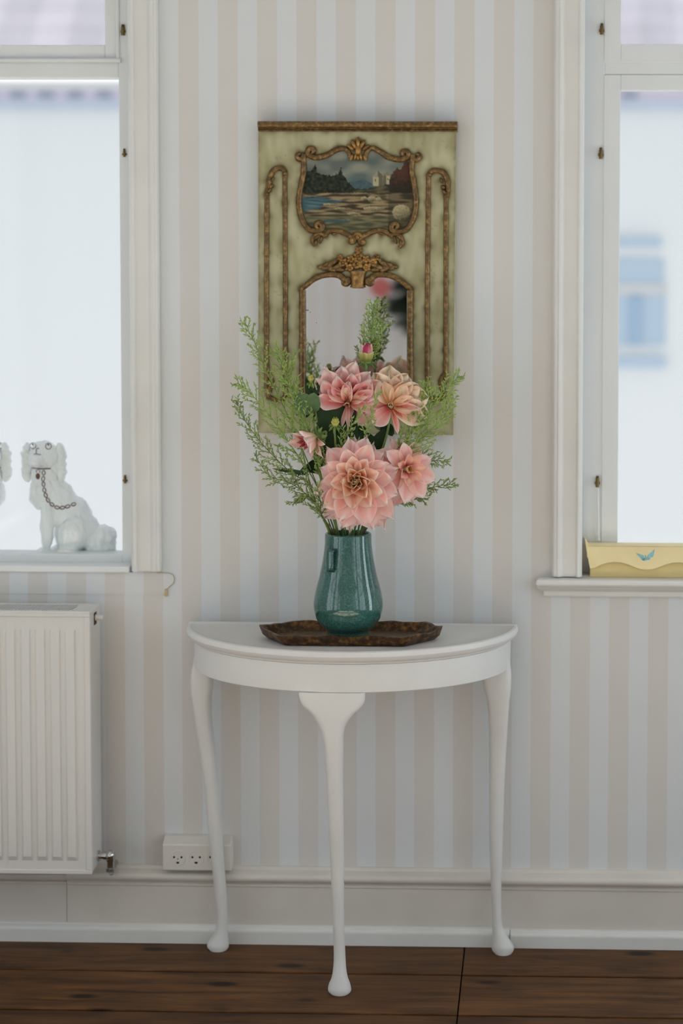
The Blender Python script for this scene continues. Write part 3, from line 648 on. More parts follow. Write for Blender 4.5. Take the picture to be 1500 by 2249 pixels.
# painting, in the shape of the cartouche
ptop = lambda x: interp([(395, 345), (430, 330), (540, 318), (610, 282), (660, 275), (700, 300), (755, 320), (810, 300), (850, 275), (900, 290), (960, 330), (1060, 345), (1115, 345)], x)[0]
pbot = lambda x: interp([(375, 640), (395, 740), (425, 790), (480, 810), (600, 815), (755, 830), (880, 815), (1010, 815), (1080, 790), (1115, 740), (1140, 640)], x)[0]
def plim(y, s): return interp([(270, 425 if s < 0 else 1085), (400, 402 if s < 0 else 1102), (500, 385 if s < 0 else 1122), (620, 370 if s < 0 else 1135), (720, 385 if s < 0 else 1122), (830, 455 if s < 0 else 1045)], y)[0]
def nz(x, y, s=1.0, z=0.0): return noise.noise((x*s, y*s, z))
def tri(x, y, cx_, top, base, hw): return top < y < base and abs(x-cx_) < hw*(y-top)/(base-top)
def paint(x, y):
    """small river landscape: wooded bank at left, pale building on a hill at right, rocks and water in front"""
    V = lambda *q: Vector(srgb(*q))
    cl = lambda t: max(0.0, min(1.0, t))
    c = V(98, 108, 102).lerp(V(142, 144, 130), cl(0.45+nz(x*0.6, y*1.3, 0.012)*1.3))
    if y > 420: c = c.lerp(V(76, 104, 114), cl((y-420)/90)*0.75*cl(1-abs(x-700)/260))
    mtn = 515-36*math.sin((x-560)/110)+nz(x, y, 0.02)*26
    if 560 < x < 860 and y > mtn: c = V(62, 86, 94).lerp(V(84, 104, 104), cl(0.5+nz(x, y, 0.04)))
    if x < 740:
        tl_ = interp([(360, 430), (440, 412), (466, 372), (480, 425), (520, 440), (590, 448), (625, 425), (640, 392), (652, 440), (690, 490), (745, 545)], x)[0]+nz(x, 0, 0.09, 2)*16
        if y > tl_: c = V(26, 32, 26).lerp(V(56, 62, 46), cl(0.4+nz(x, y, 0.05, 4)*1.2))
    if x > 720 and y > 545-(x-720)*0.17+nz(x, 0, 0.03, 8)*14: c = V(48, 52, 38).lerp(V(98, 92, 68), cl(0.45+nz(x*0.4, y*1.6, 0.04, 3)*1.5))
    lit, shd = V(176, 170, 138), V(104, 98, 78)
    if 852 < x < 918 and 452 < y < 515: c = lit if x < 893 else shd
    if tri(x, y, 888, 412, 456, 42): c = shd if x > 884 else V(150, 146, 122)
    if 926 < x < 972 and 440 < y < 505: c = lit if x > 944 else shd
    if tri(x, y, 948, 416, 446, 28): c = V(126, 120, 98)
    if 868 < x < 876 and 470 < y < 488 or 952 < x < 958 and 462 < y < 478: c = V(60, 56, 44)
    tr_ = interp([(960, 470), (990, 425), (1010, 395), (1040, 410), (1060, 360), (1085, 345), (1130, 350)], x)[0]+nz(x, 0, 0.08, 5)*18
    if x > 962 and tr_ < y < 600: c = V(84, 54, 42).lerp(V(46, 42, 32), cl((y-430)/90+nz(x, y, 0.05)*0.8))
    if y > 562:
        t = cl(0.42+nz(x*0.30, y*1.9, 0.035, 6)*1.9)
        c = V(62, 54, 40).lerp(V(152, 134, 100), t)
        if y > 715: c = c.lerp(V(88, 96, 70), 0.5)
        if x > 960: c = c.lerp(V(58, 56, 42), 0.55)
        wl_ = nz(x*0.4, y, 0.02, 11)
        if x < 620-abs(y-618)*3.0+wl_*110 and 588 < y < 700: c = V(44, 70, 80).lerp(V(92, 120, 124), cl(0.45+nz(x*0.25, y*2.2, 0.04)*1.2))
        if 520 < x < 700 and 744+nz(x, 0, 0.05)*6 < y < 760: c = c.lerp(V(48, 88, 98), 0.75)
        for ex, ey, rx, ry in ((795, 600, 22, 15), (846, 602, 30, 18), (893, 605, 20, 15), (860, 668, 72, 15), (1045, 692, 60, 52), (725, 702, 48, 10), (640, 668, 40, 8), (560, 640, 44, 7)):
            q = ((x-ex)/rx)**2+((y-ey)/ry)**2
            if q < 1: c = V(176, 164, 128).lerp(V(84, 78, 58), cl(0.42+(y-ey)/ry*0.55+(x-ex)/rx*0.25+nz(x, y, 0.07)*0.4))
    return c*0.9
mb = MB(); NX, NY = 120, 90
for j in range(NY+1):
    for i in range(NX+1):
        u = i/NX; x = 370+u*770; t0, t1 = ptop(x), pbot(x); y = lerp(t0, t1, j/NY)
        l, r_ = plim(y, -1), plim(y, 1); x2 = max(l, min(r_, x))
        p = gp(c2(x2, y), FDp+0.0012); mb.v.append((p.x, p.y, p.z)); mb.c.append(tuple(paint(x2, y)))
for j in range(NY):
    for i in range(NX):
        a = j*(NX+1)+i; mb.f.append((a, a+1, a+NX+2, a+NX+1))
mb.build('landscape_painting', M['canvas'], mir, fix=False)
# cartouche mouldings
C2 = lambda L_: [c2(*p) for p in L_]
gtube('cartouche_moulding', C2(list(reversed(volute(362, 312, 30, -20, 0.9)))+[(386, 345), (391, 400), (374, 500), (357, 600), (361, 680), (385, 755), (425, 808), (470, 818)]+volute(487, 785, 32, 60, -0.95)), 0.0068, n=3, ends=0.6)
gtube('cartouche_moulding', C2(list(reversed(volute(1150, 315, 30, 200, -0.9)))+[(1118, 350), (1112, 400), (1130, 500), (1143, 600), (1140, 680), (1115, 760), (1075, 812), (1030, 822)]+volute(1005, 790, 32, 120, 0.95)), 0.0068, n=3, ends=0.6)
gtube('cartouche_moulding', C2(list(reversed(volute(440, 285, 28, 110, 0.95)))+[(470, 324), (540, 310), (600, 277), (655, 263), (690, 285), (700, 315), (712, 335)]), 0.0072, n=4, ends=0.6)
gtube('cartouche_moulding', C2(list(reversed(volute(1068, 300, 28, 70, -0.95)))+[(1035, 338), (960, 322), (900, 283), (850, 262), (815, 285), (805, 315), (800, 338)]), 0.0072, n=4, ends=0.6)
gtube('garland_moulding', C2([(468, 915), (448, 890), (455, 855), (490, 835), (530, 842), (560, 822), (610, 815), (650, 828), (690, 846), (712, 862)]+volute(712, 882, 20, -60, 0.8)), 0.0062, n=4, ends=0.7)
gtube('garland_moulding', C2([(1030, 930), (1052, 900), (1045, 860), (1010, 838), (970, 845), (940, 822), (890, 815), (845, 828), (800, 848), (778, 866)]+volute(782, 888, 20, -120, -0.8)), 0.0062, n=4, ends=0.7)
def blob(name, pts, mat='gold', d=FDp+0.004, par=None):
    """row of carved lobes: (x, y, half width, half height, rotation, rise) in photograph pixels"""
    mb = MB(); k = 4.86/FPX
    for x, y, a, b, rot, h in pts:
        PATH.append((x, y, max(a, b)*0.0008))
        mb.ball(gp((x, y), d), (a*k, h, b*k), 10, 7, Matrix.Rotation(math.radians(rot), 3, 'Y'))
    return mb.build(name, M[mat], par or mir, autos=70)
def P2(x, y): return c2(x, y)
def lobes(c, L_): return [(*c(x, y), a, b, r_, h) for x, y, a, b, r_, h in L_]
blob('shell_crest', lobes(c2, [(755, 225, 5.5, 13, 0, .009), (728, 240, 5, 13, -28, .008), (782, 240, 5, 13, 28, .008), (704, 258, 4.5, 11, -55, .007), (806, 258, 4.5, 11, 55, .007), (755, 275, 8, 14, 0, .011), (738, 318, 4, 9, 14, .008), (772, 318, 4, 9, -14, .008), (710, 325, 4.5, 8, 20, .008), (800, 325, 4.5, 8, -20, .008), (755, 325, 4, 8, 0, .009)]), 'gold2')
blob('shell_drop', lobes(c2, [(748, 838, 10, 5, 0, .008), (748, 858, 6, 8, 0, .009), (724, 850, 5, 7, 35, .008), (772, 850, 5, 7, -35, .008), (712, 880, 5.5, 6, 0, .007), (785, 890, 5.5, 6, 0, .007)]), 'gold2')
for sg, x0 in ((1, 0), (-1, 1510)):
    blob('garland_leaf', lobes(c2, [(x0+sg*480, 858, 4, 9, sg*50, .007), (x0+sg*505, 880, 3.5, 9, sg*20, .006), (x0+sg*535, 850, 3.5, 8, sg*60, .006), (x0+sg*470, 895, 4, 7, sg*10, .007), (x0+sg*600, 835, 3, 9, sg*75, .006)]))
# side strips
def side(pts_top, xo, xi, ytop_o, ytop_i, leafs, mirror_bottom):
    gtube('side_moulding', C2(pts_top), 0.0066, n=5, ends=0.8)
    gtube('side_moulding', [c2(xo, ytop_o), c3(mirror_bottom[0], 200), c3(mirror_bottom[0], 700), c3(mirror_bottom[0], mirror_bottom[2])], 0.0058, n=3)
    gtube('side_moulding', [c2(xi, ytop_i), c3(mirror_bottom[1], 200), c3(mirror_bottom[1], 700), c3(mirror_bottom[1], mirror_bottom[3])], 0.0058, n=3)
    blob('side_acanthus', lobes(c2, leafs))
side([(140, 575), (150, 520), (160, 460), (182, 415), (215, 397), (248, 400), (268, 428)], 142, 262, 570, 430,
     [(142, 570, 5, 5, 0, .008), (160, 545, 4, 7, 30, .007), (172, 518, 5, 6, 40, .008), (146, 535, 4, 9, 10, .007), (150, 490, 4.5, 9, 8, .008), (262, 432, 6, 6, 0, .008), (180, 470, 3, 7, 25, .006)], (85, 222, 985, 1040))
side([(1352, 585), (1358, 520), (1352, 470), (1330, 430), (1290, 412), (1255, 415), (1230, 440)], 1346, 1228, 580, 440,
     [(1352, 580, 5, 5, 0, .008), (1335, 555, 4, 7, -30, .007), (1325, 525, 5, 6, -40, .008), (1356, 545, 4, 9, -8, .007), (1352, 500, 4.5, 9, -8, .008), (1234, 440, 6, 6, 0, .008), (1315, 480, 3, 7, -25, .006)], (1397, 1262, 930, 1040))
C3 = lambda L_: [c3(*p) for p in L_]
gtube('side_moulding', C3([(1262, 1035), (1280, 1052), (1320, 1058), (1360, 1052), (1385, 1030), (1375, 985), (1360, 940), (1372, 890), (1395, 870)]), 0.0058, n=5)
gtube('side_moulding', C3([(222, 1035), (205, 1052), (165, 1058), (125, 1052), (98, 1030), (105, 985), (120, 940), (110, 890), (86, 870)]), 0.0058, n=5)
# mirror glass and its frame
mo = C3([(352, 1120), (352, 700), (352, 252), (385, 222), (430, 190), (500, 165), (580, 160), (640, 185), (690, 215), (760, 235), (830, 215), (860, 190), (900, 162), (980, 165), (1050, 195), (1105, 232), (1132, 256), (1132, 700), (1132, 1120)])
mb = MB(); pl = [gp(p, FDp+0.0015) for p in mo]; mb.prism(pl, (0, 0.001, 0)); mb.build('mirror_glass', M['mirror'], mir, smooth=False)
gtube('mirror_moulding', C3([(348, 1128), (348, 900), (348, 600), (348, 330), (347, 258)]), 0.0080, d=FDp+0.004, n=4)
gtube('mirror_moulding', C3([(1136, 1128), (1136, 900), (1136, 600), (1136, 330), (1138, 260)]), 0.0080, d=FDp+0.004, n=4)
gtube('mirror_moulding', C3([(338, 252), (380, 218), (430, 178), (500, 150), (575, 143), (625, 155), (655, 180)]+volute(662, 195, 22, -40, 0.8)), 0.0078, d=FDp+0.005, n=4, ends=0.75)
gtube('mirror_moulding', C3([(1148, 255), (1105, 220), (1055, 182), (985, 150), (905, 143), (865, 160), (845, 180)]+volute(843, 195, 20, 220, -0.8)), 0.0078, d=FDp+0.005, n=4, ends=0.75)
gtube('mirror_moulding', C3([(335, 1128), (740, 1128), (1148, 1128)]), 0.0080, d=FDp+0.004, n=4)
M['fleck'] = plain('desilvered_fleck', (0.03, 0.03, 0.035), 0.6)
for fl_ in ((382, 405, 4, 0.9, 0, .0004), (405, 420, 1.2, .8, 0, .0004), (450, 497, .9, .9, 0, .0004)): blob('mirror_fleck', lobes(c3, [fl_]), 'fleck', FDp+0.0018)
# flower basket over the mirror
k = 4.85/FPX; bc = gp(c3(754, 180), FDp)
bprof = [(118, 66), (130, 62), (160, 54), (200, 50), (222, 52), (236, 60), (244, 40)]
mb = MB(); rings = []
for y, hw in bprof:
    pts = [];
    for q in range(13):
        a = math.pi*q/12; p = gp(c3(754-hw*math.cos(a), y), FDp+0.002); pts.append((p.x, p.y-0.016*math.sin(a), p.z))
    rings.append(pts)
mb.ring_loft(rings); mb.build('basket', M['gold2'], mir, autos=60)
bl = [(530, 95, 6, 14, 78, .008), (492, 88, 5, 12, 88, .007), (560, 66, 6, 13, 50, .008), (560, 108, 5.5, 12, 105, .007), (605, 85, 7, 14, 65, .009), (585, 50, 5, 11, 35, .008), (622, 108, 6, 12, 95, .008), (520, 70, 5, 10, 60, .007)]
blob('leaf_spray', lobes(c3, bl)); blob('leaf_spray', lobes(c3, [(1506-x, y, a, b, -r_, h) for x, y, a, b, r_, h in bl]))
def rosette(cx_, cy_, r):
    L_ = [(cx_+r*math.cos(t)*0.5*3.33, cy_+r*math.sin(t)*0.5*3.33, r*0.55, r*0.40, 90-math.degrees(t), .006) for t in [2*math.pi*q/5+cx_ for q in range(5)]]+[(cx_, cy_, r*0.30, r*0.30, 0, .010)]
    blob('carved_rose', lobes(c3, L_), 'gold2', FDp+0.005)
rosette(645, 55, 12); rosette(862, 55, 12); rosette(690, 92, 11); rosette(820, 92, 11); rosette(755, 8, 12); rosette(752, 66, 14); rosette(758, -38, 9); rosette(622, 18, 8); rosette(888, 20, 8); rosette(700, 30, 10); rosette(812, 30, 10)

# painted face of the panel: green, with old brown dirt gathered along the mouldings and edges
from mathutils.kdtree import KDTree
kd = KDTree(len(PATH))
for i_, q in enumerate(PATH): kd.insert((q[0], q[1], 0), i_)
kd.balance(); mb = MB(); NX, NY = 124, 196
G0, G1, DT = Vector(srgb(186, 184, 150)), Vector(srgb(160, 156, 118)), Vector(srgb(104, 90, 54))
for j in range(NY+1):
    for i in range(NX+1):
        u, v = i/NX, j/NY; x = lerp(lerp(567.6, 1001.4, u), lerp(567.6, 995.4, u), v); y = lerp(268, lerp(950.4, 955.4, u), v)
        p = gp((x, y), FDp+0.0006); mb.v.append(tuple(p))
        c = G0.lerp(G1, max(0, min(1, 0.42+nz(x, y, 0.018)*0.9+nz(x*3, y*0.7, 0.03, 3)*0.5)))
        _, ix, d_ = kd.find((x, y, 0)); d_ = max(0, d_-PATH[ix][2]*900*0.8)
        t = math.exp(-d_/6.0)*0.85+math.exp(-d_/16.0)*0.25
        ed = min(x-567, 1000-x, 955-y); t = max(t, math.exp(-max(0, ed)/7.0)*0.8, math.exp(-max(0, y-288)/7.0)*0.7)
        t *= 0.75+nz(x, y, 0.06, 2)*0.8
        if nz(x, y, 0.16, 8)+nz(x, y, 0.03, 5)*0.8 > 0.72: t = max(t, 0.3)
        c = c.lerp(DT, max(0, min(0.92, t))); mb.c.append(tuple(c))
for j in range(NY):
    for i in range(NX):
        a = j*(NX+1)+i; mb.f.append((a, a+1, a+NX+2, a+NX+1))
mb.build('painted_face', M['painted'], mir, fix=False)

# ================================================================== RADIATOR
RB, RF = 0.035, 0.140
rz0, rz1 = at(100, 1919, RF).z, at(100, 1346, RF).z; rx1 = at(200, 1600, RF).x; rx0 = rx1-1.1
rad = thing('radiator', 'white ribbed panel radiator hung under the left window', 'radiator', (rx1-0.55, -(RB+RF)/2, rz0))
per = 0.0345; x0p = rx0+0.012; x1p = at(187, 1600, RF).x
zz = [rz0+0.004, at(100, 1890, RF).z, at(100, 1880, RF).z, at(100, 1395, RF).z, at(100, 1383, RF).z, rz1-0.004]
amp = [0, 0, 1, 1, 0, 0]
ncol = int((x1p-x0p)/per*12); rings = []
xr0 = at(9, 1600, RF).x
for z, am in zip(zz, amp):
    row_ = []
    for q in range(ncol+1):
        x = lerp(x0p, x1p, q/ncol); ph = ((x-xr0)/per) % 1.0
        h = 0
        e = abs(ph-0.5)*2     # 0 in the middle of a rib
        h = max(0, min(1, (0.72-e)/0.16)) - 0.0
        if x > at(176, 1600, RF).x or x < x0p+0.02: h = 0
        row_.append((x, -RF-0.0052*h*am+0.0, z))
    rings.append(row_)
mb = MB(); mb.ring_loft(rings, False, False, closed=False); mb.build('front_panel', M['rad'], rad, autos=24)
mb = MB(); mb.box((rx0, -RF+0.001, rz0), (rx1, -RF+0.012, rz1)); mb.box((rx0, -RB-0.012, rz0), (rx1, -RB, rz1)); mb.build('panel_core', M['rad'], rad, smooth=False, bevel=0.004)
mb = MB(); mb.box((x1p, -RF-0.003, rz0+0.010), (rx1, -RF+0.004, rz1-0.009)); mb.box((x0p, -RF-0.003, rz1-0.009), (rx1, -RF+0.004, rz1)); mb.box((x0p, -RF-0.0025, rz0), (rx1, -RF+0.004, rz0+0.010)); mb.build('panel_edge', M['rad'], rad, smooth=False, bevel=0.0015)
mb = MB(); mb.box((rx1-0.004, -RF+0.001, rz0+0.006), (rx1+0.001, -RB-0.001, rz1+0.003)); mb.build('side_cover', M['rad'], rad, smooth=False, bevel=0.002)
zg = rz1+0.004
mb = MB(); mb.box((rx0, -RF-0.001, zg-0.005), (rx1, -RF+0.014, zg)); mb.box((rx0, -RB-0.012, zg-0.005), (rx1, -RB, zg)); mb.box((rx1-0.045, -RF+0.010, zg-0.005), (rx1, -RB-0.010, zg)); mb.build('top_cover', M['rad'], rad, smooth=False, bevel=0.0015)
q = 0; x = rx1-0.052; mb = MB()
while x > rx0: mb.prism([(x, -RF+0.014, zg-0.002), (x+0.0042, -RF+0.014, zg-0.002), (x+0.0042+0.012, -RB-0.012, zg-0.002), (x+0.012, -RB-0.012, zg-0.002)], (0, 0, 0.0012)); x -= 0.0078
o = mb.build('grille_slats', M['rad'], rad, smooth=False); o.name = 'grille'; o['kind'] = 'stuff'
mb = MB().box((rx0+0.02, -RF+0.02, rz0+0.01), (rx1-0.02, -RB-0.02, rz1-0.02)); mb.build('convector_core', plain('grey_steel', (0.35, 0.36, 0.36), 0.7), rad, smooth=False)  # even mid-grey core between the two panels
v = at(204, 1356, 0.09); vx = rx1
mb = MB(); mb.lathe([(0.0075, -0.004), (0.0075, 0.003), (0.0062, 0.004), (0.0062, 0.016), (0.0045, 0.018)], 14, (vx+0.002, -0.09, v.z), (1, 0, 0)); mb.build('vent_plug', M['rad'], rad)
mb = MB(); mb.box((vx+0.0008, -0.104, v.z-0.016), (vx+0.0018, -0.078, v.z+0.012)); mb.build('plug_recess', plain('dark_brown_gap', srgb(70, 48, 36), 0.8), rad, smooth=False)  # thin dark brown plate behind the vent plug
vv = at(222, 1879, 0.085)
mb = MB(); mb.lathe([(0.012, 0), (0.012, 0.004), (0.0085, 0.005), (0.0085, 0.014), (0.010, 0.0145), (0.010, 0.021), (0.0075, 0.022), (0.0075, 0.030)], 18, (rx1+0.001, -0.085, vv.z), (1, 0, 0))
mb.ball((rx1+0.030, -0.085, vv.z+0.001), 0.0125, 14, 10); mb.build('valve_body', M['chrome'], rad)
mb = MB(); mb.lathe([(0.0105, 0.0), (0.0105, -0.008), (0.009, -0.010), (0.009, -0.024), (0.011, -0.025), (0.011, -0.033)], 14, (rx1+0.031, -0.085, vv.z-0.004)); mb.build('valve_nut', M['chrome'], rad)
mb = MB(); mb.tube([(rx1+0.031, -0.085, vv.z-0.035), (rx1+0.031, -0.078, vv.z-0.043), (rx1+0.029, -0.05, vv.z-0.044), (rx1+0.026, -0.001, vv.z-0.040)], 0.0062, 10); mb.build('supply_pipe', M['chrome'], rad)
for bx_ in (rx0+0.15, rx1-0.15): MB().box((bx_-0.02, -RB, rz0+0.1), (bx_+0.02, 0.0, rz1-0.1)).build('wall_bracket', M['rad'], rad, smooth=False)

# ================================================================== SOCKET STRIP
SD = 0.045; sa, sb = at(357, 1855, SD), at(507, 1914, SD)
sk = thing('socket_strip', 'white triple wall socket on the baseboard beside the left table leg', 'socket', ((sa.x+sb.x)/2, -SD/2, sb.z))
mb = MB(); z0, z1 = sb.z, sa.z
pr = [(0.0, z0), (SD-0.002, z0), (SD, z0+0.003), (SD, z1-0.002), (SD-0.002, z1+0.001), (0.018, z1+0.013), (0.0, z1+0.014)]
mb.ring_loft([[(sa.x, -d, z) for d, z in pr], [(sb.x, -d, z) for d, z in pr]]); mb.build('housing', M['socket'], sk, smooth=False, bevel=0.0012, seg=2)
for i, cx_ in enumerate((390.5, 430.8, 470)):
    c = at(cx_, 1884.5, SD); s = MB(); r = 0.0178
    rg = [[(c.x+q*math.cos(t), -SD-h, c.z+q*math.sin(t)) for t in [2*math.pi*m_/32 for m_ in range(32)]] for q, h in ((r+0.0008, -0.0004), (r+0.0004, 0.0008), (r-0.0004, 0.0011), (r-0.0014, 0.0008), (r-0.0016, 0.0003))]
    s.ring_loft(rg, cap0=False); s = s.build('socket_face', M['socket'], sk)
    for dx, dz, rr in ((-0.0088, 0.0021, 0.0026), (0.0088, 0.0021, 0.0026)) + (((0, -0.002, 0.0014),) if i == 0 else ()):
        MB().prism([(c.x+dx+rr*math.cos(t), -SD-0.0008, c.z+dz+rr*math.sin(t)) for t in [2*math.pi*m_/12 for m_ in range(12)]], (0, 0.0008, 0)).build('pin_hole', M['hole'], s)
    e = [(c.x+0.0036*math.cos(t), -SD-0.0015, c.z-0.0098+0.0036*math.sin(t)*(1.0 if math.sin(t) < 0 else 0.25)) for t in [2*math.pi*q/14 for q in range(14)]]
    MB().prism(e, (0, 0.0012, 0)).build('earth_hole', M['hole'], s)

# ================================================================== SPANIEL FIGURINES on the left sill, behind the pane
DD = -0.135; ds = (4.8816-DD)/FPX
dz0 = at(150, 1215.5, DD).z
def dpt(px, py, dy=0.0):
    p = at(px, py, DD); return Vector((p.x, -DD+dy, p.z))
def remesh(mb, name, mat, parent, vox=0.0032, sm=6):
    me = bpy.data.meshes.new(name); me.from_pydata([tuple(v) for v in mb.v], [], mb.f); me.update()
    o = bpy.data.objects.new('tmp', me); COL.objects.link(o)
    m = o.modifiers.new('r', 'REMESH'); m.mode = 'VOXEL'; m.voxel_size = vox; m.use_smooth_shade = True
    m2 = o.modifiers.new('s', 'SMOOTH'); m2.iterations = sm; m2.factor = 0.5
    dg = bpy.context.evaluated_depsgraph_get(); dg.update()
    nm = bpy.data.meshes.new_from_object(o.evaluated_get(dg)); bpy.data.objects.remove(o)
    nm.name = name; nm.materials.clear(); nm.materials.append(mat)
    for p in nm.polygons: p.use_smooth = True
    return link(name, nm, parent), nm
dbase = dpt(150, 1216); dbase.z = dz0
dog = thing('spaniel_figurine', 'white porcelain seated spaniel with painted collar and chain on left window sill', 'figurine', dbase)
def E(mb, px, py, rx, ry, rd, dy=0.0, rot=0.0): mb.ball(dpt(px, py, dy), (rx*ds, rd, ry*ds), 16, 11, Matrix.Rotation(math.radians(rot), 3, 'Y'))
db = MB()
E(db, 98, 1000, 33, 34, 0.034, -0.004); E(db, 88, 1004, 22, 18, 0.028, -0.022); E(db, 84, 1012, 15, 12, 0.022, -0.036)      # skull, muzzle
E(db, 98, 1045, 31, 40, 0.034, 0.006, 8); E(db, 100, 1082, 38, 42, 0.04, 0.004, 14)                                       # neck, chest
E(db, 128, 1092, 34, 52, 0.042, 0.012, -38); E(db, 155, 1135, 44, 60, 0.045, 0.014, -38)                                   # back
E(db, 172, 1168, 46, 46, 0.05, 0.010); E(db, 166, 1172, 34, 42, 0.034, -0.026, 12)                                              # haunch
E(db, 212, 1190, 44, 24, 0.040, 0.004, 8); E(db, 232, 1175, 26, 22, 0.03, 0.0, 30); E(db, 222, 1203, 36, 13, 0.03, -0.01)    # rump, tail
for x, y, rx, ry, dy in ((108, 1150, 15, 60, -0.022), (128, 1150, 14, 60, 0.02)): E(db, x, y, rx, ry, 0.018, dy)             # front legs
E(db, 102, 1208, 18, 8.5, 0.02, -0.03); E(db, 124, 1208, 17, 8.5, 0.02, 0.014); E(db, 156, 1207, 24, 9, 0.022, -0.042)
db.box(tuple(dpt(88, 1216, -0.035)), tuple(dpt(250, 1211, 0.045)))
body, bme = remesh(db, 'body', M['porcelain'], dog)
for v in bme.vertices:      # combed fur
    n_ = noise.noise((v.co.x*75, v.co.y*75, v.co.z*34))*0.0040+noise.noise((v.co.x*170+v.co.z*60, v.co.y*170, v.co.z*95))*0.0020
    if v.co.z > dz0+0.012: v.co += v.normal*n_
zmin = min(v.co.z for v in bme.vertices)
for v in bme.vertices: v.co.z += (dz0-zmin)*max(0, 1-(v.co.z-zmin)/0.05)
def ear(x, sg):
    mb = MB()
    for q, (yy, w, h) in enumerate(((985, 9, 14), (1000, 12, 17), (1018, 13.5, 18), (1036, 12, 16), (1048, 9, 12))): E(mb, x+sg*(2.5 if q in (1, 3) else 0), yy, w, h, 0.014, -0.004+0.002*q)
    o, me = remesh(mb, 'ear', M['porcelain'], dog, 0.0028, 3)
    for v in me.vertices: v.co += v.normal*(math.sin(v.co.z*330+v.co.x*260)*0.0012+noise.noise(v.co*120)*0.0012)
    return o
ear(60, -1); ear(133, 1)
def dray(px, py, lift=0.0006):
    """point on the figurine's front under this spot of its portrait"""
    p = dpt(px, py); o_ = CPOS; dirv = (p-o_).normalized()
    best = None
    for me in (bme,):
        from mathutils.bvhtree import BVHTree
        global _bvh
        try: _bvh
        except NameError: _bvh = BVHTree.FromPolygons([v.co.copy() for v in me.vertices], [tuple(q.vertices) for q in me.polygons])
        h = _bvh.ray_cast(o_, dirv)
        if h[0] is not None: best = h[0]-dirv*lift
    return best or p
def dline(name, pts, r, mat, n=4):
    mb = MB(); mb.tube([dray(x, y) for x, y in crom(pts, n)], r, 6); return mb.build(name, M[mat], dog)
for ex, ey in ((72.5, 979), (106.5, 980)):
    dline('eye', [(ex+6.5*math.cos(t), ey+6.5*math.sin(t)) for t in [2*math.pi*q/10 for q in range(11)]], 0.0009, 'brown', 2)
    mb = MB(); mb.ball(dray(ex-0.5, ey-3.0), 0.0024, 8, 6); mb.build('pupil', M['brown'], dog)
dline('nose', [(86, 985), (80, 986), (80, 996), (85, 998), (90, 998.5)], 0.0009, 'brown'); dline('mouth', [(74, 998), (80, 996)], 0.0006, 'brown', 2)
dline('collar', [(66, 1027), (75, 1028), (88, 1029.5), (100, 1029.5), (111, 1029)], 0.0016, 'brown', 3)
mb = MB(); p = dray(83, 1046, 0.002); mb.ball(p, (0.0052, 0.003, 0.0075), 10, 8); mb.build('locket', M['rust'], dog); dline('locket_ring', [(80, 1038), (80, 1033), (84, 1031.5), (87, 1034), (87, 1038)], 0.0007, 'brown', 3)
cl = [(95.5, 1033), (96, 1045), (94.5, 1054), (96, 1067), (98.5, 1082), (104.5, 1097), (114, 1108), (127, 1115), (143, 1114), (157, 1109), (167, 1106)]
cpts = crom(cl, 8); tot = 0; acc = [0]
for a, b in zip(cpts, cpts[1:]): tot += math.hypot(b[0]-a[0], b[1]-a[1]); acc.append(tot)
nl = 11; link0 = None
for i in range(nl):
    s0 = tot*(i+0.5)/nl
    j = min(range(len(acc)), key=lambda q: abs(acc[q]-s0)); j = max(1, min(len(cpts)-2, j)); x, y = cpts[j]
    tx, ty = cpts[j+1][0]-cpts[j-1][0], cpts[j+1][1]-cpts[j-1][1]; l = math.hypot(tx, ty); tx /= l; ty /= l
    el = []
    for q in range(13):
        t = 2*math.pi*q/12; a, b = 5.2*math.cos(t), 3.3*math.sin(t); el.append(dray(x+tx*a-ty*b, y+ty*a+tx*b, 0.0009))
    mb = MB(); mb.tube(el, 0.00105, 6); mb.build('chain_link', M['brown'], dog)
# its companion at the frame's left edge, facing the other way
dog2 = dog.copy(); COL.objects.link(dog2); dog2['label'] = 'white porcelain spaniel at the left photo edge, only its curly ear showing'
dog['group'] = dog2['group'] = 'porcelain spaniels on the window sill'
for ch in list(dog.children):
    c = ch.copy(); COL.objects.link(c); c.parent = dog2; c.matrix_parent_inverse = ch.matrix_parent_inverse.copy()
dog2.scale = (-1, 1, 1); mx_ = at(36, 1000, DD).x; dog2.location.x = 2*mx_-dog.location.x; dog2.location.z = dz0; dog2.location.y = dog.location.y

# ================================================================== CARD BOX on the right sill
BXF = 0.012
k0 = at(1296, 1271, BXF); bz = zs1; k1 = at(1291, 1198, BXF); xr = at(1547, 1240, BXF).x
box = thing('card_box', 'pale yellow card box with scalloped lid and blue butterfly on right window sill', 'box', ((k0.x+xr)/2, 0.02, bz))
BD = RY-0.006; 
mb = MB().box((k0.x, -BXF+0.006, bz), (xr, BD, k1.z-0.002)); mb.build('box_body', M['card2'], box, smooth=False, bevel=0.0015)
sc_pts = [(1290.5, 1198), (1290.5, 1215), (1293, 1235), (1296, 1248.7), (1306, 1247), (1320, 1240), (1334, 1236), (1348, 1234), (1364, 1235), (1380, 1239.5), (1396, 1246.5), (1408, 1250), (1420, 1250.8)]
poly = [at(x, y, BXF+0.003) for x, y in sc_pts]; mid = at(1420, 1240, BXF).x
poly += [Vector((2*mid-p.x, p.y, p.z)) for p in reversed(poly[:-1])]
mb = MB(); mb.prism(poly, (0, 0.003, 0)); mb.build('lid_flap', M['card'], box, smooth=False)
mb = MB(); mb.box((poly[0].x, -BXF-0.003, k1.z-0.002), (2*mid-poly[0].x, BD, k1.z)); mb.build('lid_top', M['card'], box, smooth=False)
a, b_ = poly[0], at(1284.5, 1186, BXF)
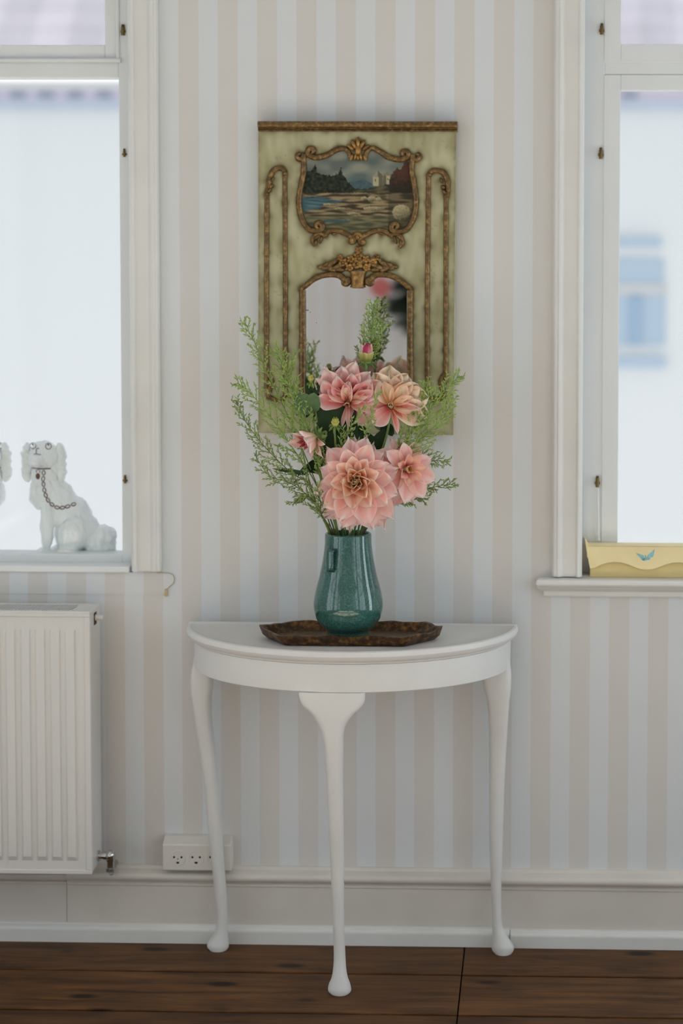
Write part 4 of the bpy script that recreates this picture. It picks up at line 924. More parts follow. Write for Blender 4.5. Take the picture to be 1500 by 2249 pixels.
mb = MB(); mb.prism([(a.x, -BXF-0.002, a.z-0.03), (a.x, -BXF-0.002, k1.z), (a.x-0.006, -BXF-0.001, b_.z), (a.x-0.006, BD, b_.z), (a.x, BD, k1.z), (a.x, BD, a.z-0.03)], (0.0015, 0, 0)); mb.build('side_flap', M['card'], box, smooth=False)
b8 = lambda x, y: at(1100+x/3.75, 950+y/3.75, BXF+0.0036)
bt = MB()
for w in ([(1190, 1040), (1170, 1010), (1140, 1000), (1112, 990), (1135, 1018), (1165, 1050), (1180, 1056)], [(1195, 1040), (1215, 1005), (1240, 985), (1264, 958), (1262, 990), (1255, 1020), (1225, 1035), (1205, 1050)],
          [(1190, 1045), (1170, 1035), (1160, 1048), (1180, 1058)], [(1200, 1042), (1225, 1030), (1232, 1040), (1212, 1052)], [(1186, 1010), (1194, 1005), (1200, 1050), (1190, 1058)]):
    bt.prism([b8(*p) for p in w], (0, 0.0005, 0))
bt.build('butterfly_print', M['blue'], box, smooth=False)

# ================================================================== BOUQUET
rnd = random.Random(11)
def mixc(a, b, t): return tuple(lerp(p, q, t) for p, q in zip(a, b))
PK = srgb(246, 206, 197); PKD = srgb(224, 122, 124); PCH = srgb(248, 218, 190); CRM = srgb(240, 222, 190); YEL = srgb(232, 206, 140); HOT = srgb(205, 78, 108); WHT = srgb(250, 234, 230); ROSE = srgb(198, 88, 70)
def petal_mesh(L, Wd, bend, cup, base, mid, edge, tip=0.0, fold=0.0, ruffle=0.0, seed=0, nu=11, nv=7):
    """one petal: along +X from the origin, face to +Z; bend curls the tip back (negative) or in (positive)"""
    mb = MB(); th = 0.0; x = z = 0.0; cl_ = []
    US = [1-(1-i/(nu-1))**1.45 for i in range(nu)]
    for i, u in enumerate(US):
        cl_.append((x, z, th)); th = bend*(u*1.2)**1.3; dl = L*((US[i+1] if i < nu-1 else 1)-u); x += dl*math.cos(th); z += dl*math.sin(th)
    for i, (x, z, th) in enumerate(cl_):
        u = US[i]
        w = Wd*0.5*(math.sin(math.pi*min(1, 0.10+u*0.62))**0.9)*max(0.0, 1-max(0, (u-0.52)/0.48)**2)**(0.5+0.42*tip)
        w = max(w, 0.0004 if i == nu-1 else Wd*0.10*(1-u)+0.0004)
        for j in range(nv):
            v = j/(nv-1)*2-1
            h = cup*v*v*w*1.25 + fold*abs(v)*w + ruffle*Wd*0.14*math.sin(v*5+u*9+seed*1.7)*u + ruffle*Wd*0.10*noise.noise((u*4, v*3, seed*3.3))
            crease = -0.03*Wd*math.cos(v*9)*(0.3+u*0.4)
            nx, nz_ = -math.sin(th), math.cos(th)
            xx = x+nx*(h+crease)+ (tip*0.10*L*(1-abs(v))*(u**6))
            mb.v.append((xx, w*v*(1-0.12*abs(cup)), z+nz_*(h+crease)))
            t = u**0.9; c = mixc(base, mid, min(1, t*1.9)) if t < 0.53 else mixc(mid, edge, (t-0.53)/0.47*0.75)
            c = mixc(c, edge, max(0, max(abs(v), 1.25*u-0.30)-0.60)/0.40*0.95*min(1, u*2))
            s = 0.86+0.14*math.cos(v*13+seed) if u < 0.9 else 1.0
            mb.c.append((c[0], c[1]*s, c[2]*s))
    for i in range(nu-1):
        for j in range(nv-1):
            a = i*nv+j; mb.f.append((a, a+1, a+nv+1, a+nv))
    me = bpy.data.meshes.new('petal'); me.from_pydata(mb.v, [], mb.f); me.update()
    ca = me.color_attributes.new('Col', 'FLOAT_COLOR', 'POINT')
    for i, c in enumerate(mb.c): ca.data[i].color = (*c, 1)
    for p in me.polygons: p.use_smooth = True
    me.materials.append(M['petal']); return me
def frame(n, up=(0, 0, 1)):
    z = Vector(n).normalized(); x = Vector(up).cross(z)
    if x.length < 1e-4: x = Vector((1, 0, 0))
    x.normalize(); y = z.cross(x); return Matrix((x, y, z)).transposed()
STEMQ = {}
def stem_tube(pts, r, mat, parent, name='stem'):
    P = crom(pts, 8); m = len(P); mb = MB(); mb.tube(P, [r*(1.15-0.3*i/(m-1)) for i in range(m)], 8); return mb.build(name, M[mat], parent)
vin = lambda ox, oy, z=None: Vector((vb.x+ox, -VD+oy, (vtop-0.07) if z is None else z))
def put(me, parent, mat4, name='petal'):
    o = bpy.data.objects.new(name, me); COL.objects.link(o); o.parent = parent; o.matrix_parent_inverse = Matrix.Identity(4); o.matrix_basis = mat4; return o
def world_child(o, parent, mw):
    o.parent = parent; o.matrix_parent_inverse = parent.matrix_basis.inverted(); return o
def flower(name, label, cat, px, py, d, n, rings, stem_pts, core=None, droop=0.0, group=None, stemmat='stem', sepal=0.03):
    """rings: dicts n, el (elevation deg), L, W, r0, z0 and petal looks; angles may be limited to arc=(a0,a1)"""
    C = at(px, py, d); root = thing(name, label, cat, C, group)
    R = frame(n); root.rotation_mode = 'QUATERNION'; root.rotation_quaternion = R.to_quaternion()
    for ri, g in enumerate(rings):
        var = [petal_mesh(g['L'], g['W'], g.get('bend', 0), g.get('cup', 0.3), g['base'], g['mid'], g['edge'], g.get('tip', 0.5), g.get('fold', 0), g.get('ruf', 0.3), seed=ri*3+q) for q in range(3)]
        a0, a1 = g.get('arc', (0, 360)); nn = g['n']
        for i in range(nn):
            a = math.radians(a0+(a1-a0)*(i+0.5*(ri % 2)+rnd.uniform(-.12, .12))/(nn if a1-a0 >= 360 else max(1, nn-1)))
            el = math.radians(g['el']+rnd.uniform(-5, 5)*g.get('jit', 1))
            s = rnd.uniform(0.92, 1.08)
            down = max(0, -math.sin(a))
            s *= 1+droop*down*g.get('dr', 1)
            roll = math.radians(rnd.uniform(-9, 9)*g.get('jit', 1))
            m = Matrix.Rotation(a, 4, 'Z') @ Matrix.Translation((g['r0'], 0, g.get('z0', 0))) @ Matrix.Rotation(-el, 4, 'Y') @ Matrix.Rotation(roll, 4, 'X') @ Matrix.Scale(s, 4)
            put(var[i % 3], root, m)
    Rm = R.to_4x4(); Rm.translation = C
    # green sepals behind
    if sepal:
        mb = MB()
        for i in range(6):
            a = 2*math.pi*i/6; p0 = Rm @ Vector((0.004*math.cos(a), 0.004*math.sin(a), -0.012)); p1 = Rm @ Vector((sepal*0.6*math.cos(a), sepal*0.6*math.sin(a), -0.013)); p2 = Rm @ Vector((sepal*math.cos(a), sepal*math.sin(a), -0.020))
            mb.tube([p0, p1, p2], [0.003, 0.006, 0.001], 6, 0.3, up=tuple(Rm.to_3x3() @ Vector((0, 0, 1))))
        mb.ball(Rm @ Vector((0, 0, -0.017)), (0.009, 0.009, 0.009), 10, 7)
        o = mb.build('calyx', M['stem']); world_child(o, root, None)
        o.matrix_parent_inverse = (Matrix.Translation(C) @ R.to_4x4()).inverted()
    P = [Rm @ Vector((0, 0, -0.012)), Rm @ Vector((0, 0, -0.035))]+[Vector(p) for p in stem_pts]
    o = stem_tube(P, 0.0026, stemmat, None); o.parent = root; o.matrix_parent_inverse = (Matrix.Translation(C) @ R.to_4x4()).inverted()
    return root
GD = 'dahlias in the teal vase'
# 1: the big open dahlia in front
flower('dahlia', 'largest dahlia, fully open peach-pink bloom hanging over the vase mouth', 'flower', 783, 1056, 0.318, (0.05, -1.0, 0.08), [
    dict(n=11, el=-26, L=0.084, W=0.054, r0=0.014, z0=-0.018, bend=-0.2, cup=0.22, base=PKD, mid=PK, edge=WHT, tip=1.0, ruf=0.8, jit=1.8),
    dict(n=12, el=-7, L=0.079, W=0.050, r0=0.013, z0=-0.012, bend=-0.15, cup=0.30, base=PKD, mid=PK, edge=WHT, tip=0.9, ruf=0.7, jit=1.8),
    dict(n=10, el=11, L=0.068, W=0.047, r0=0.012, z0=-0.007, bend=-0.1, cup=0.40, base=ROSE, mid=PK, edge=srgb(252, 230, 222), tip=0.5, ruf=0.45, jit=1.6),
    dict(n=9, el=29, L=0.053, W=0.041, r0=0.010, z0=-0.003, bend=0.05, cup=0.55, base=ROSE, mid=PCH, edge=srgb(252, 234, 220), tip=0.1, ruf=0.25, jit=1.5),
    dict(n=6, el=46, L=0.041, W=0.035, r0=0.008, z0=0.0, bend=0.25, cup=0.75, base=srgb(170, 84, 48), mid=srgb(240, 196, 148), edge=srgb(250, 234, 212), tip=0.0, ruf=0.15, jit=1.5),
    dict(n=9, el=60, L=0.027, W=0.015, jit=2, r0=0.006, z0=0.0, bend=0.5, cup=0.95, base=srgb(206, 142, 78), mid=srgb(240, 212, 150), edge=CRM, tip=0.0, ruf=0.1),
    dict(n=11, el=76, L=0.020, W=0.009, jit=2, r0=0.003, z0=0.001, bend=0.5, cup=1.0, base=srgb(222, 184, 104), mid=srgb(238, 216, 156), edge=srgb(246, 234, 190), tip=0.0, ruf=0.1)],
    [at(775, 1130, 0.25), vin(0.0, -0.01, vtop-0.02), vin(0.0, 0.0)], droop=0.32, group=GD)
# 2: right of it, turned to the right
flower('dahlia', 'pink and peach dahlia turned right, tucked behind the right side of the largest bloom', 'flower', 893, 1030, 0.255, (0.50, -0.85, 0.10), [
    dict(n=10, el=-12, L=0.062, W=0.040, r0=0.012, z0=-0.010, bend=-0.35, cup=0.25, base=PCH, mid=PK, edge=WHT, tip=0.8, ruf=0.6),
    dict(n=9, el=14, L=0.054, W=0.036, r0=0.010, z0=-0.005, bend=-0.2, cup=0.35, base=PCH, mid=PK, edge=WHT, tip=0.5, ruf=0.5),
    dict(n=7, el=40, L=0.038, W=0.024, r0=0.008, z0=0, bend=0.2, cup=0.5, base=HOT, mid=PCH, edge=PK, tip=0.3, ruf=0.4),
    dict(n=8, el=66, L=0.022, W=0.010, r0=0.004, z0=0.0, bend=0.5, cup=0.9, base=srgb(214, 150, 96), mid=PCH, edge=YEL, tip=0.1, ruf=0.1)],
    [at(830, 1110, 0.23), vin(0.02, 0.0, vtop-0.01), vin(0.01, 0.0)], droop=0.18, group=GD)
# 3: top left, seen a little from below
flower('dahlia', 'dusty pink dahlia at the upper left of the bouquet, petals fanned upward over dark leaves', 'flower', 764, 884, 0.235, (-0.05, -0.80, -0.30), [
    dict(n=8, el=-4, L=0.078, W=0.050, r0=0.010, z0=-0.008, bend=-0.25, cup=0.35, base=ROSE, mid=PK, edge=WHT, tip=0.4, ruf=0.9, arc=(12, 166), jit=2),
    dict(n=6, el=14, L=0.068, W=0.046, r0=0.008, z0=-0.004, bend=-0.15, cup=0.45, base=ROSE, mid=PKD, edge=WHT, tip=0.3, ruf=0.9, arc=(4, 150), jit=2),
    dict(n=4, el=22, L=0.050, W=0.030, r0=0.007, z0=0, bend=-0.9, cup=0.6, base=ROSE, mid=PCH, edge=WHT, tip=0.5, ruf=0.9, arc=(-10, 130), jit=2.5),
    dict(n=4, el=2, L=0.062, W=0.036, r0=0.010, z0=-0.006, bend=-0.3, cup=0.4, base=ROSE, mid=PK, edge=WHT, tip=0.5, ruf=0.9, arc=(-62, -8), jit=2),
    dict(n=2, el=24, L=0.054, W=0.011, r0=0.006, z0=-0.002, bend=-0.5, cup=0.8, base=ROSE, mid=PK, edge=WHT, tip=0.9, ruf=0.9, arc=(-104, -88)),
    dict(n=5, el=64, L=0.016, W=0.012, r0=0.003, z0=0.0, bend=0.5, cup=0.9, base=srgb(140, 66, 50), mid=ROSE, edge=PCH, tip=0.2, ruf=0.1)],
    [at(765, 960, 0.215), at(764, 1080, 0.21), vin(0.002, 0.012, vtop), vin(0.0, 0.01)], group=GD)
# 4: upper right, cream and coral
flower('dahlia', 'cream and coral loose dahlia at the upper right of the bouquet', 'flower', 858, 890, 0.24, (0.08, -0.95, 0.10), [
    dict(n=6, el=9, L=0.074, W=0.060, r0=0.008, z0=-0.006, bend=-0.25, cup=0.35, base=YEL, mid=CRM, edge=srgb(250, 238, 214), tip=0.2, ruf=1.1, arc=(-18, 118), jit=2),
    dict(n=5, el=14, L=0.056, W=0.048, r0=0.007, z0=-0.004, bend=-0.1, cup=0.5, base=srgb(232, 186, 130), mid=CRM, edge=srgb(250, 236, 212), tip=0.2, ruf=0.8, arc=(-10, 105), jit=2),
    dict(n=4, el=8, L=0.050, W=0.044, r0=0.008, z0=-0.006, bend=-0.1, cup=0.5, base=srgb(206, 84, 72), mid=PK, edge=WHT, tip=0.1, ruf=0.5, arc=(128, 232)),
    dict(n=3, el=16, L=0.060, W=0.015, r0=0.008, z0=-0.006, bend=-0.45, cup=0.8, base=srgb(200, 78, 60), mid=srgb(230, 150, 130), edge=WHT, tip=0.7, ruf=1.0, arc=(270, 335), jit=3),
    dict(n=5, el=62, L=0.016, W=0.013, r0=0.003, z0=0.0, bend=0.5, cup=0.9, base=srgb(214, 140, 110), mid=PCH, edge=CRM, tip=0.2, ruf=0.1)],
    [at(848, 960, 0.22), at(800, 1100, 0.21), vin(0.012, 0.01, vtop), vin(0.008, 0.01)], group=GD)
# 5: the small half-open one at left
flower('dahlia', 'small half-open striped pink and white dahlia at the left of the bouquet', 'flower', 690, 962, 0.27, (-0.62, -0.60, -0.25), [
    dict(n=5, el=56, L=0.056, W=0.030, r0=0.008, z0=-0.004, bend=0.2, cup=0.7, base=srgb(170, 180, 90), mid=srgb(240, 214, 196), edge=WHT, tip=0.6, ruf=0.3, arc=(-30, 170)),
    dict(n=4, el=20, L=0.044, W=0.018, r0=0.008, z0=-0.003, bend=-0.2, cup=0.5, base=srgb(190, 190, 100), mid=PK, edge=WHT, tip=0.7, ruf=0.6, arc=(180, 330)),
    dict(n=8, el=66, L=0.038, W=0.013, r0=0.005, z0=0, bend=0.35, cup=0.9, base=srgb(120, 48, 40), mid=srgb(176, 60, 82), edge=srgb(226, 150, 150), tip=0.4, ruf=0.2)],
    [at(700, 1010, 0.26), at(712, 1075, 0.25), at(735, 1140, 0.235), vin(-0.025, 0.0, vtop-0.01), vin(-0.012, 0.0)], group=GD, sepal=0.022)
# buds
def bud_thing(label, px, py, d, n, L, W, cols, stem_pts, cat='flower bud', name='dahlia_bud', rr=6):
    C = at(px, py, d); root = thing(name, label, cat, C, 'flower buds in the bouquet'); R = frame(n); root.rotation_mode = 'QUATERNION'; root.rotation_quaternion = R.to_quaternion()
    inv = (Matrix.Translation(C) @ R.to_4x4()).inverted(); Rm = inv.inverted()
    for ri, (k, el, s) in enumerate(((rr, 72, 1.0), (rr-1, 82, 1.05), (rr, 58, 0.62))):
        for i in range(k):
            bs, md, ed = cols[(i+ri) % len(cols)] if ri < 2 else (srgb(120, 150, 60), srgb(196, 204, 110), srgb(222, 220, 150))
            me = petal_mesh(L*s, W, 0.55, 0.8, bs, md, ed, 0.3, seed=i)
            put(me, root, Matrix.Rotation(2*math.pi*(i+ri*0.5)/k, 4, 'Z') @ Matrix.Translation((0.35*W, 0, 0)) @ Matrix.Rotation(-math.radians(el), 4, 'Y') )
    mb = MB()
    for i in range(7):
        a = 2*math.pi*i/7; q = [Rm @ Vector(((0.3*W+t*W*0.75)*math.cos(a), (0.3*W+t*W*0.75)*math.sin(a), -0.002-0.010*t*t)) for t in (0, 0.5, 1.0)]
        mb.tube(q, [0.002, 0.0045, 0.0008], 6, 0.35)
    mb.ball(Rm @ Vector((0, 0, -0.001)), (W*0.45, W*0.45, W*0.35), 10, 7); o = mb.build('calyx', M['stem']); o.parent = root; o.matrix_parent_inverse = inv
    o = stem_tube([Rm @ Vector((0, 0, -0.003)), Rm @ Vector((0, 0, -0.02))]+[Vector(p) for p in stem_pts], 0.0021, 'stem', None); o.parent = root; o.matrix_parent_inverse = inv
    return root
bud_thing('magenta and pale yellow dahlia bud rising highest, in front of the mirror', 804, 796, 0.16, (0.04, -0.12, 1), 0.043, 0.026,
    [(srgb(226, 224, 150), srgb(240, 226, 190), srgb(240, 214, 200)), (srgb(226, 210, 150), HOT, srgb(190, 50, 100)), (srgb(230, 228, 160), srgb(236, 170, 170), HOT)], [at(804, 870, 0.165), at(790, 1000, 0.19), at(775, 1120, 0.205), vin(0.006, 0.02, vtop), vin(0.004, 0.01)])
gg = [(srgb(120, 150, 60), srgb(176, 190, 86), srgb(206, 208, 110))]
bud_thing('small yellow-green dahlia bud in the dark middle of the bouquet', 736, 934, 0.27, (0.1, -0.7, 0.8), 0.022, 0.014, gg, [at(738, 990, 0.26), at(750, 1100, 0.235), vin(-0.01, 0.0, vtop), vin(-0.006, 0)])
bud_thing('tiny green bud left of the dusty pink dahlia', 684, 838, 0.235, (-0.1, -0.3, 1), 0.016, 0.012, gg, [at(692, 900, 0.235), at(715, 1020, 0.23), at(745, 1140, 0.225), vin(-0.014, 0.006, vtop), vin(-0.008, 0)])

# broad leaves on their stems
def leaf(parent, base, tip, width, n, mat, fold=0.25, round_=False, curl=0.1):
    base, tip = Vector(base), Vector(tip); ax = tip-base; L = ax.length; ax.normalize(); n = Vector(n); n = (n-ax*n.dot(ax)).normalized(); s = ax.cross(n)
    mb = MB(); nu, nv = 10, 7
    for i in range(nu):
        u = i/(nu-1); w = width*0.5*(math.sin(math.pi*(u**(0.75 if not round_ else 0.9)))**(0.8 if not round_ else 0.5) if 0 < u < 1 else 0.02)
        for j in range(nv):
            v = j/(nv-1)*2-1
            h = fold*abs(v)*w + 0.06*w*math.sin(u*14+abs(v)*5) - curl*L*u*u
            p = base+ax*(L*u)+s*(v*w)+n*(h); mb.v.append(tuple(p))
    for i in range(nu-1):
        for j in range(nv-1): a = i*nv+j; mb.f.append((a, a+1, a+nv+1, a+nv))
    return mb.build('leaf', M[mat], parent, fix=False, autos=80)
def leafy(label, stem_pts, leaves, mat):
    root = thing('leafy_stem', label, 'foliage', Vector(stem_pts[0]), 'leafy stems in the bouquet')
    stem_tube(stem_pts, 0.0022, 'stem', root)
    for (b, t, w, n, m_, rd, cu) in leaves: leaf(root, b, t, w, n, m_ or mat, 0.2, rd, cu)
A = at
leafy('dark green dahlia leaves massed under the dusty pink bloom', [vin(-0.01, 0.012), vin(-0.015, 0.014, vtop), A(735, 1080, 0.215), A(722, 980, 0.215), A(715, 900, 0.215), A(712, 860, 0.215)], [
    (A(738, 945, 0.222), A(694, 846, 0.235), 0.072, (0.1, -1, 0.1), None, False, 0.06), (A(748, 940, 0.215), A(766, 862, 0.225), 0.060, (-0.1, -1, 0.1), None, False, 0.05), (A(735, 1010, 0.22), A(700, 925, 0.235), 0.055, (0.2, -1, 0.2), None, False, 0.05),
    (A(750, 1010, 0.215), A(778, 915, 0.225), 0.056, (-0.1, -1, 0.1), None, False, 0.05), (A(730, 1020, 0.22), A(664, 1030, 0.25), 0.040, (0.1, -1, 0.5), None, False, 0.05), (A(745, 990, 0.21), A(720, 940, 0.215), 0.06, (0, -1, 0), None, False, 0.03),
    (A(735, 1040, 0.225), A(690, 985, 0.24), 0.045, (0.1, -1, 0.3), None, False, 0.05), (A(770, 1000, 0.21), A(800, 930, 0.215), 0.05, (0, -1, 0.1), None, False, 0.05)], 'leafd')
leafy('grey-green round leaves left of the dusty pink dahlia', [vin(-0.02, 0.008), vin(-0.024, 0.008, vtop), A(712, 1040, 0.23), A(690, 940, 0.235), A(684, 890, 0.24)], [
    (A(690, 905, 0.245), A(648, 868, 0.252), 0.044, (0.1, -1, 0.15), 'leafm', True, 0.0), (A(688, 905, 0.245), A(690, 862, 0.255), 0.036, (-0.3, -1, 0.1), 'leafm', True, 0.0), (A(684, 898, 0.24), A(650, 912, 0.23), 0.030, (0, -1, 0.3), 'leafd', False, 0.02), (A(684, 895, 0.24), A(672, 826, 0.235), 0.018, (0.4, -1, 0.2), 'leafd', False, 0.05),
    (A(686, 880, 0.24), A(706, 828, 0.235), 0.016, (-0.4, -1, 0.2), 'leafd', False, 0.05)], 'leafm')
leafy('dark leaves below the cream and coral dahlia', [vin(0.012, 0.014), vin(0.02, 0.016, vtop), A(815, 1050, 0.2), A(838, 960, 0.2), A(850, 915, 0.205)], [
    (A(838, 955, 0.205), A(858, 905, 0.215), 0.016, (0, -1, 0.2), None, False, 0.02), (A(845, 945, 0.205), A(818, 905, 0.21), 0.028, (0, -1, 0), 'leafm', False, 0.0), (A(850, 930, 0.205), A(862, 958, 0.22), 0.020, (0, -1, 0.2), None, True, 0.0), (A(820, 1000, 0.21), A(790, 945, 0.215), 0.05, (0, -1, 0.1), None, False, 0.03), (A(822, 990, 0.21), A(846, 940, 0.215), 0.03, (0, -1, 0.1), None, False, 0.03),
    (A(850, 1075, 0.22), A(905, 1040, 0.20), 0.03, (0, -1, 0.3), None, False, 0.02)], 'leafd')
leafy('thin brown-green stem with one narrow leaf at the lower left of the bouquet', [vin(-0.03, -0.006), vin(-0.042, -0.01, vtop+0.004), A(700, 1120, 0.26), A(680, 1060, 0.27), A(664, 990, 0.28)], [
    (A(680, 1042, 0.272), A(598, 1028, 0.285), 0.011, (0.1, -1, 0.4), None, False, 0.06), (A(672, 1090, 0.265), A(646, 1106, 0.27), 0.014, (0.1, -1, 0.3), 'leafm', False, 0.05), (A(676, 1020, 0.275), A(652, 1046, 0.28), 0.009, (0.1, -1, 0.3), None, False, 0.3)], 'leafd')

# feathery sprigs
def sprig(label, pts, seed, ntw=16, tw=0.045, mat='sprig', start=0.35, dens=1.0, flatk=0.55):
    r = random.Random(seed); P = [Vector(p) for p in crom(pts, 10)]; m = len(P)
    root = thing('green_sprig', label, 'foliage', P[0], 'feathery green sprigs in the bouquet')
    mb = MB(); mb.tube(P, [lerp(0.0017, 0.0005, i/(m-1)) for i in range(m)], 6); mb.build('stem', M['stem' if mat == 'sprig' else 'stemd'], root)
    lf_ = MB()
    def leaflet(p, dr, L, w):
        dr = dr.normalized(); s = dr.cross(Vector((r.uniform(-.6, .6), -1, r.uniform(-.6, .6))))
        if s.length < 1e-4: return
        s.normalize(); n = s.cross(dr); b = len(lf_.v); md = p+dr*L*0.45
        lf_.v += [tuple(p), tuple(md+s*w+n*w*0.4), tuple(p+dr*L-n*L*0.1), tuple(md-s*w+n*w*0.4), tuple(md)]
        lf_.f += [(b, b+4, b+1), (b+1, b+4, b+2), (b, b+3, b+4), (b+4, b+3, b+2)]
    def dress(path, step, L0):
        acc_ = 0; last = path[0]
        for i in range(1, len(path)):
            seg = (path[i]-path[i-1]); l = seg.length
            if l < 1e-6: continue
            t = seg/l; acc_ += l
            while acc_ > step:
                acc_ -= step; p = path[i]-t*acc_
                az = r.uniform(0, 2*math.pi); o1 = t.orthogonal().normalized(); o2 = t.cross(o1); sd = o1*math.cos(az)+o2*math.sin(az)
                leaflet(p, t*r.uniform(0.5, 1.0)+sd*r.uniform(0.5, 0.9), L0*r.uniform(0.7, 1.25), L0*r.uniform(0.11, 0.18))
        p = path[-1]; lf_.ball(p, L0*0.17, 6, 4)
    dress(P[int(m*start):], 0.0042/dens, 0.0125)
    for i in range(ntw):
        u = start+(1-start)*(i+0.3+r.uniform(-.2, .2))/ntw; j = min(m-2, int(u*(m-1))); p = P[j]; t = (P[j+1]-P[j]).normalized()
        side_ = t.cross(Vector((0, -1, 0))).normalized()*(1 if i % 2 else -1); dpv = Vector((0, r.uniform(-1, 1)*flatk, 0))
        dr = (t*r.uniform(0.75, 1.1)+side_*r.uniform(0.5, 0.9)+dpv*0.6).normalized()
        L = tw*(1.05-0.75*((u-start)/(1-start)))*r.uniform(0.75, 1.2); path = []
        for q in range(7):
            k = q/6; path.append(p+dr*(L*k)+t*(L*0.22*k*k)+Vector((0, 0, 0.10*L*k*k)))
        tb = MB(); tb.tube(path, [lerp(0.0009, 0.0004, q/6) for q in range(7)], 5); tb.build('twig', M['stem' if mat == 'sprig' else 'stemd'], root)
        dress(path, 0.0033/dens, 0.0105)
    o = lf_.build('leaflet_foliage', M[mat], root, smooth=False, fix=False); o['kind'] = 'stuff'
    return root
vm = lambda ox, oy=0.0: [vin(ox*0.5, oy*0.5), vin(ox, oy, vtop+0.002)]
sprig('tall light green sprig reaching the upper left, left of the mirror edge', vm(-0.03, 0.01)+[A(690, 1050, 0.24), A(640, 930, 0.24), A(592, 830, 0.235), A(560, 755, 0.23), A(536, 705, 0.225)], 1, 22, 0.050, 'sprig', 0.42)
sprig('light green sprig crossing the left gilt moulding', vm(-0.026, 0.006)+[A(700, 1040, 0.25), A(668, 940, 0.255), A(640, 860, 0.255), A(620, 800, 0.25), A(606, 772, 0.25)], 2, 24, 0.045, 'sprig', 0.45, 1.15)
sprig('light green sprig just left of the round leaves', vm(-0.022, 0.004)+[A(704, 1030, 0.24), A(680, 950, 0.25), A(652, 880, 0.25), A(634, 830, 0.245), A(648, 775, 0.24)], 3, 18, 0.034, 'sprig', 0.45)
sprig('light green sprig spreading left at the height of the mirror bottom', vm(-0.03, 0.0)+[A(692, 1060, 0.25), A(640, 980, 0.26), A(590, 910, 0.26), A(548, 862, 0.255), A(522, 842, 0.25)], 4, 22, 0.045, 'sprig', 0.42)
sprig('sage green sprig arching farthest left', vm(-0.034, -0.004)+[A(690, 1075, 0.27), A(636, 1035, 0.28), A(585, 985, 0.28), A(542, 930, 0.275), A(518, 880, 0.27)], 5, 24, 0.046, 'sprigd', 0.36)
sprig('sage green sprig drooping at the lower left, nearest the table', vm(-0.036, -0.008)+[A(700, 1120, 0.27), A(672, 1085, 0.28), A(632, 1058, 0.285), A(592, 1045, 0.285), A(560, 1000, 0.28)], 6, 18, 0.040, 'sprigd', 0.36)
sprig('small sprig hanging low left above the vase', vm(-0.038, -0.012)+[A(706, 1130, 0.28), A(690, 1100, 0.285), A(668, 1090, 0.29), A(636, 1108, 0.29)], 7, 10, 0.028, 'sprigd', 0.45)
sprig('light green sprig reaching farthest to the upper right', vm(0.03, 0.006)+[A(850, 1030, 0.23), A(905, 950, 0.235), A(950, 890, 0.235), A(985, 850, 0.23), A(1008, 826, 0.225)], 8, 22, 0.048, 'sprig', 0.42)
sprig('light green sprig upright right of the cream dahlia', vm(0.026, 0.004)+[A(850, 1020, 0.235), A(895, 960, 0.24), A(925, 905, 0.24), A(938, 870, 0.235), A(936, 840, 0.23)], 9, 18, 0.040, 'sprig', 0.42)
sprig('sage green sprig at the right, level with the mirror bottom', vm(0.03, 0.0)+[A(860, 1040, 0.24), A(905, 985, 0.245), A(945, 945, 0.245), A(975, 915, 0.24), A(992, 880, 0.235)], 10, 22, 0.046, 'sprig', 0.42)
sprig('sage green sprig right of the peach dahlia, upper of the two low ones', vm(0.034, 0.0)+[A(860, 1060, 0.23), A(905, 1010, 0.22), A(945, 1010, 0.215), A(982, 1014, 0.21)], 11, 16, 0.040, 'sprigd', 0.45)
sprig('sage green sprig lowest on the right of the bouquet', vm(0.036, -0.004)+[A(850, 1110, 0.225), A(895, 1095, 0.215), A(945, 1072, 0.21), A(998, 1062, 0.205)], 12, 18, 0.038, 'sprigd', 0.45)
sprig('short sage sprig under the peach dahlia on the right', vm(0.03, -0.01)+[A(840, 1120, 0.225), A(880, 1105, 0.22), A(915, 1090, 0.215), A(935, 1105, 0.215)], 13, 8, 0.026, 'sprigd', 0.5)
sprig('upright green sprig behind the magenta bud', vm(0.0, 0.02)+[A(790, 1000, 0.17), A(803, 880, 0.155), A(812, 780, 0.15), A(818, 720, 0.15), A(820, 668, 0.15)], 14, 24, 0.044, 'sprig', 0.60, 1.2)
sprig('fine green sprig standing in the dark centre of the bouquet', vm(-0.004, -0.012)+[A(745, 1090, 0.26), A(742, 1010, 0.27), A(765, 950, 0.27), A(800, 890, 0.27)], 15, 14, 0.030, 'sprig', 0.45)
sprig('fine green sprig in front of the cream dahlia', vm(0.008, -0.012)+[A(790, 1060, 0.27), A(798, 980, 0.275), A(812, 920, 0.275), A(832, 860, 0.27)], 16, 12, 0.026, 'sprig', 0.5)
sprig('small sprig beside the left half-open dahlia', vm(-0.02, -0.012)+[A(712, 1080, 0.26), A(704, 1020, 0.275), A(700, 990, 0.28)], 17, 8, 0.026, 'sprig', 0.6)
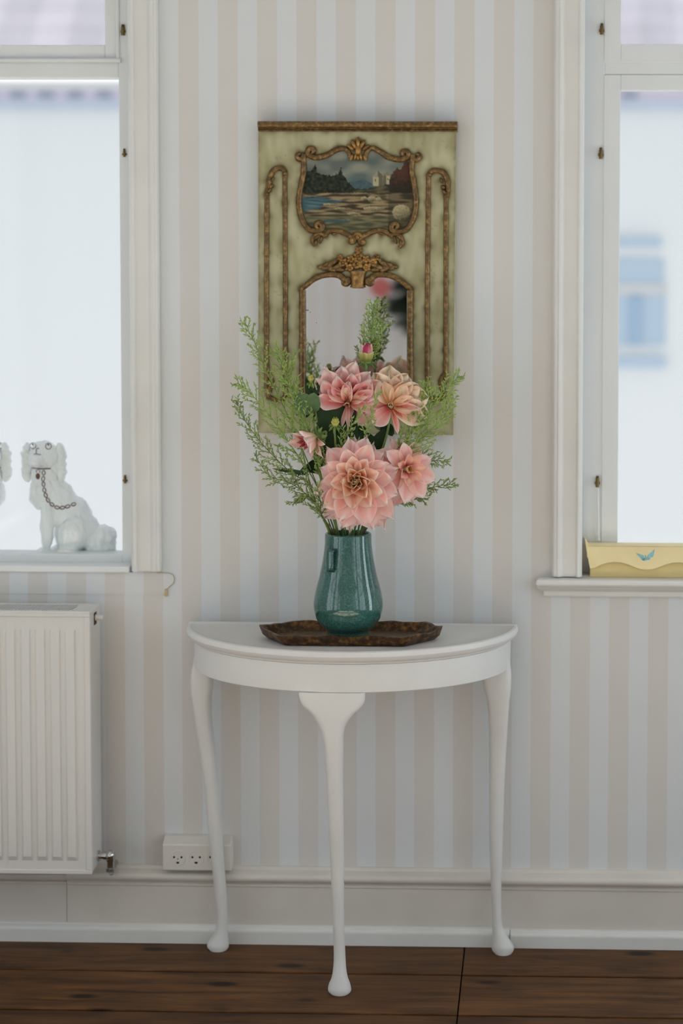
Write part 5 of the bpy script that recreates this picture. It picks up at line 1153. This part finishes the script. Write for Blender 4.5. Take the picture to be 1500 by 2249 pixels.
sprig('green sprig lying left of the largest dahlia', vm(-0.028, -0.02)+[A(708, 1135, 0.30), A(704, 1105, 0.33), A(696, 1062, 0.335)], 18, 8, 0.024, 'sprigd', 0.5)

# ================================================================== what the mirror shows of the room: a plant behind the photographer
pl_c = Vector((0.07, -5.72, 1.34))
plant = thing('potted_plant', 'dark bushy potted plant with a red bloom, seen only in the mirror', 'plant', (pl_c.x, pl_c.y, 0))
MB().lathe([(0.16, 0), (0.16, 0.03), (0.04, 0.05), (0.03, 0.6), (0.04, 0.9), (0.15, 0.93), (0.15, 0.95)], 20, (pl_c.x, pl_c.y, 0)).build('plant_stand', plain('dark_wood', (0.05, 0.03, 0.02), 0.5), plant)
MB().lathe([(0.09, 0.95), (0.125, 1.12), (0.135, 1.12), (0.135, 1.15), (0.115, 1.15), (0.11, 1.12)], 20, (pl_c.x, pl_c.y, 0)).build('pot', M['pot'], plant)
lb = MB(); r = random.Random(5)
for i in range(620):
    a = r.uniform(0, 2*math.pi); ph = r.uniform(-0.75, 1.3); dv = Vector((math.cos(a)*math.cos(ph), math.sin(a)*math.cos(ph)*0.6, math.sin(ph)*0.85))
    b0 = pl_c+dv*r.uniform(0.05, 0.22); L = r.uniform(0.07, 0.13); t = (dv+Vector((r.uniform(-.5, .5), r.uniform(-.5, .5), r.uniform(-.6, .2)))).normalized(); s = t.orthogonal().normalized()*L*0.28
    b = len(lb.v); lb.v += [tuple(b0), tuple(b0+t*L*0.5+s), tuple(b0+t*L), tuple(b0+t*L*0.5-s)]; lb.f.append((b, b+1, b+2, b+3))
o = lb.build('leaf_crown', M['pleaf'], plant, smooth=False, fix=False); o['kind'] = 'stuff'
rb = MB(); rc = Vector((-0.235, -5.60, 1.42))
for i in range(14):
    a = 2*math.pi*i/14; rb.ball(rc+Vector((0.035*math.cos(a), 0.01, 0.035*math.sin(a))), (0.02, 0.012, 0.02), 8, 5)
rb.ball(rc, 0.028, 8, 6); rb.build('red_bloom', M['red'], plant)
MB().tube([rc, rc+Vector((0.06, -0.02, -0.10)), pl_c+Vector((-0.05, 0, -0.15))], 0.005, 6).build('bloom_stem', M['pleaf'], plant)
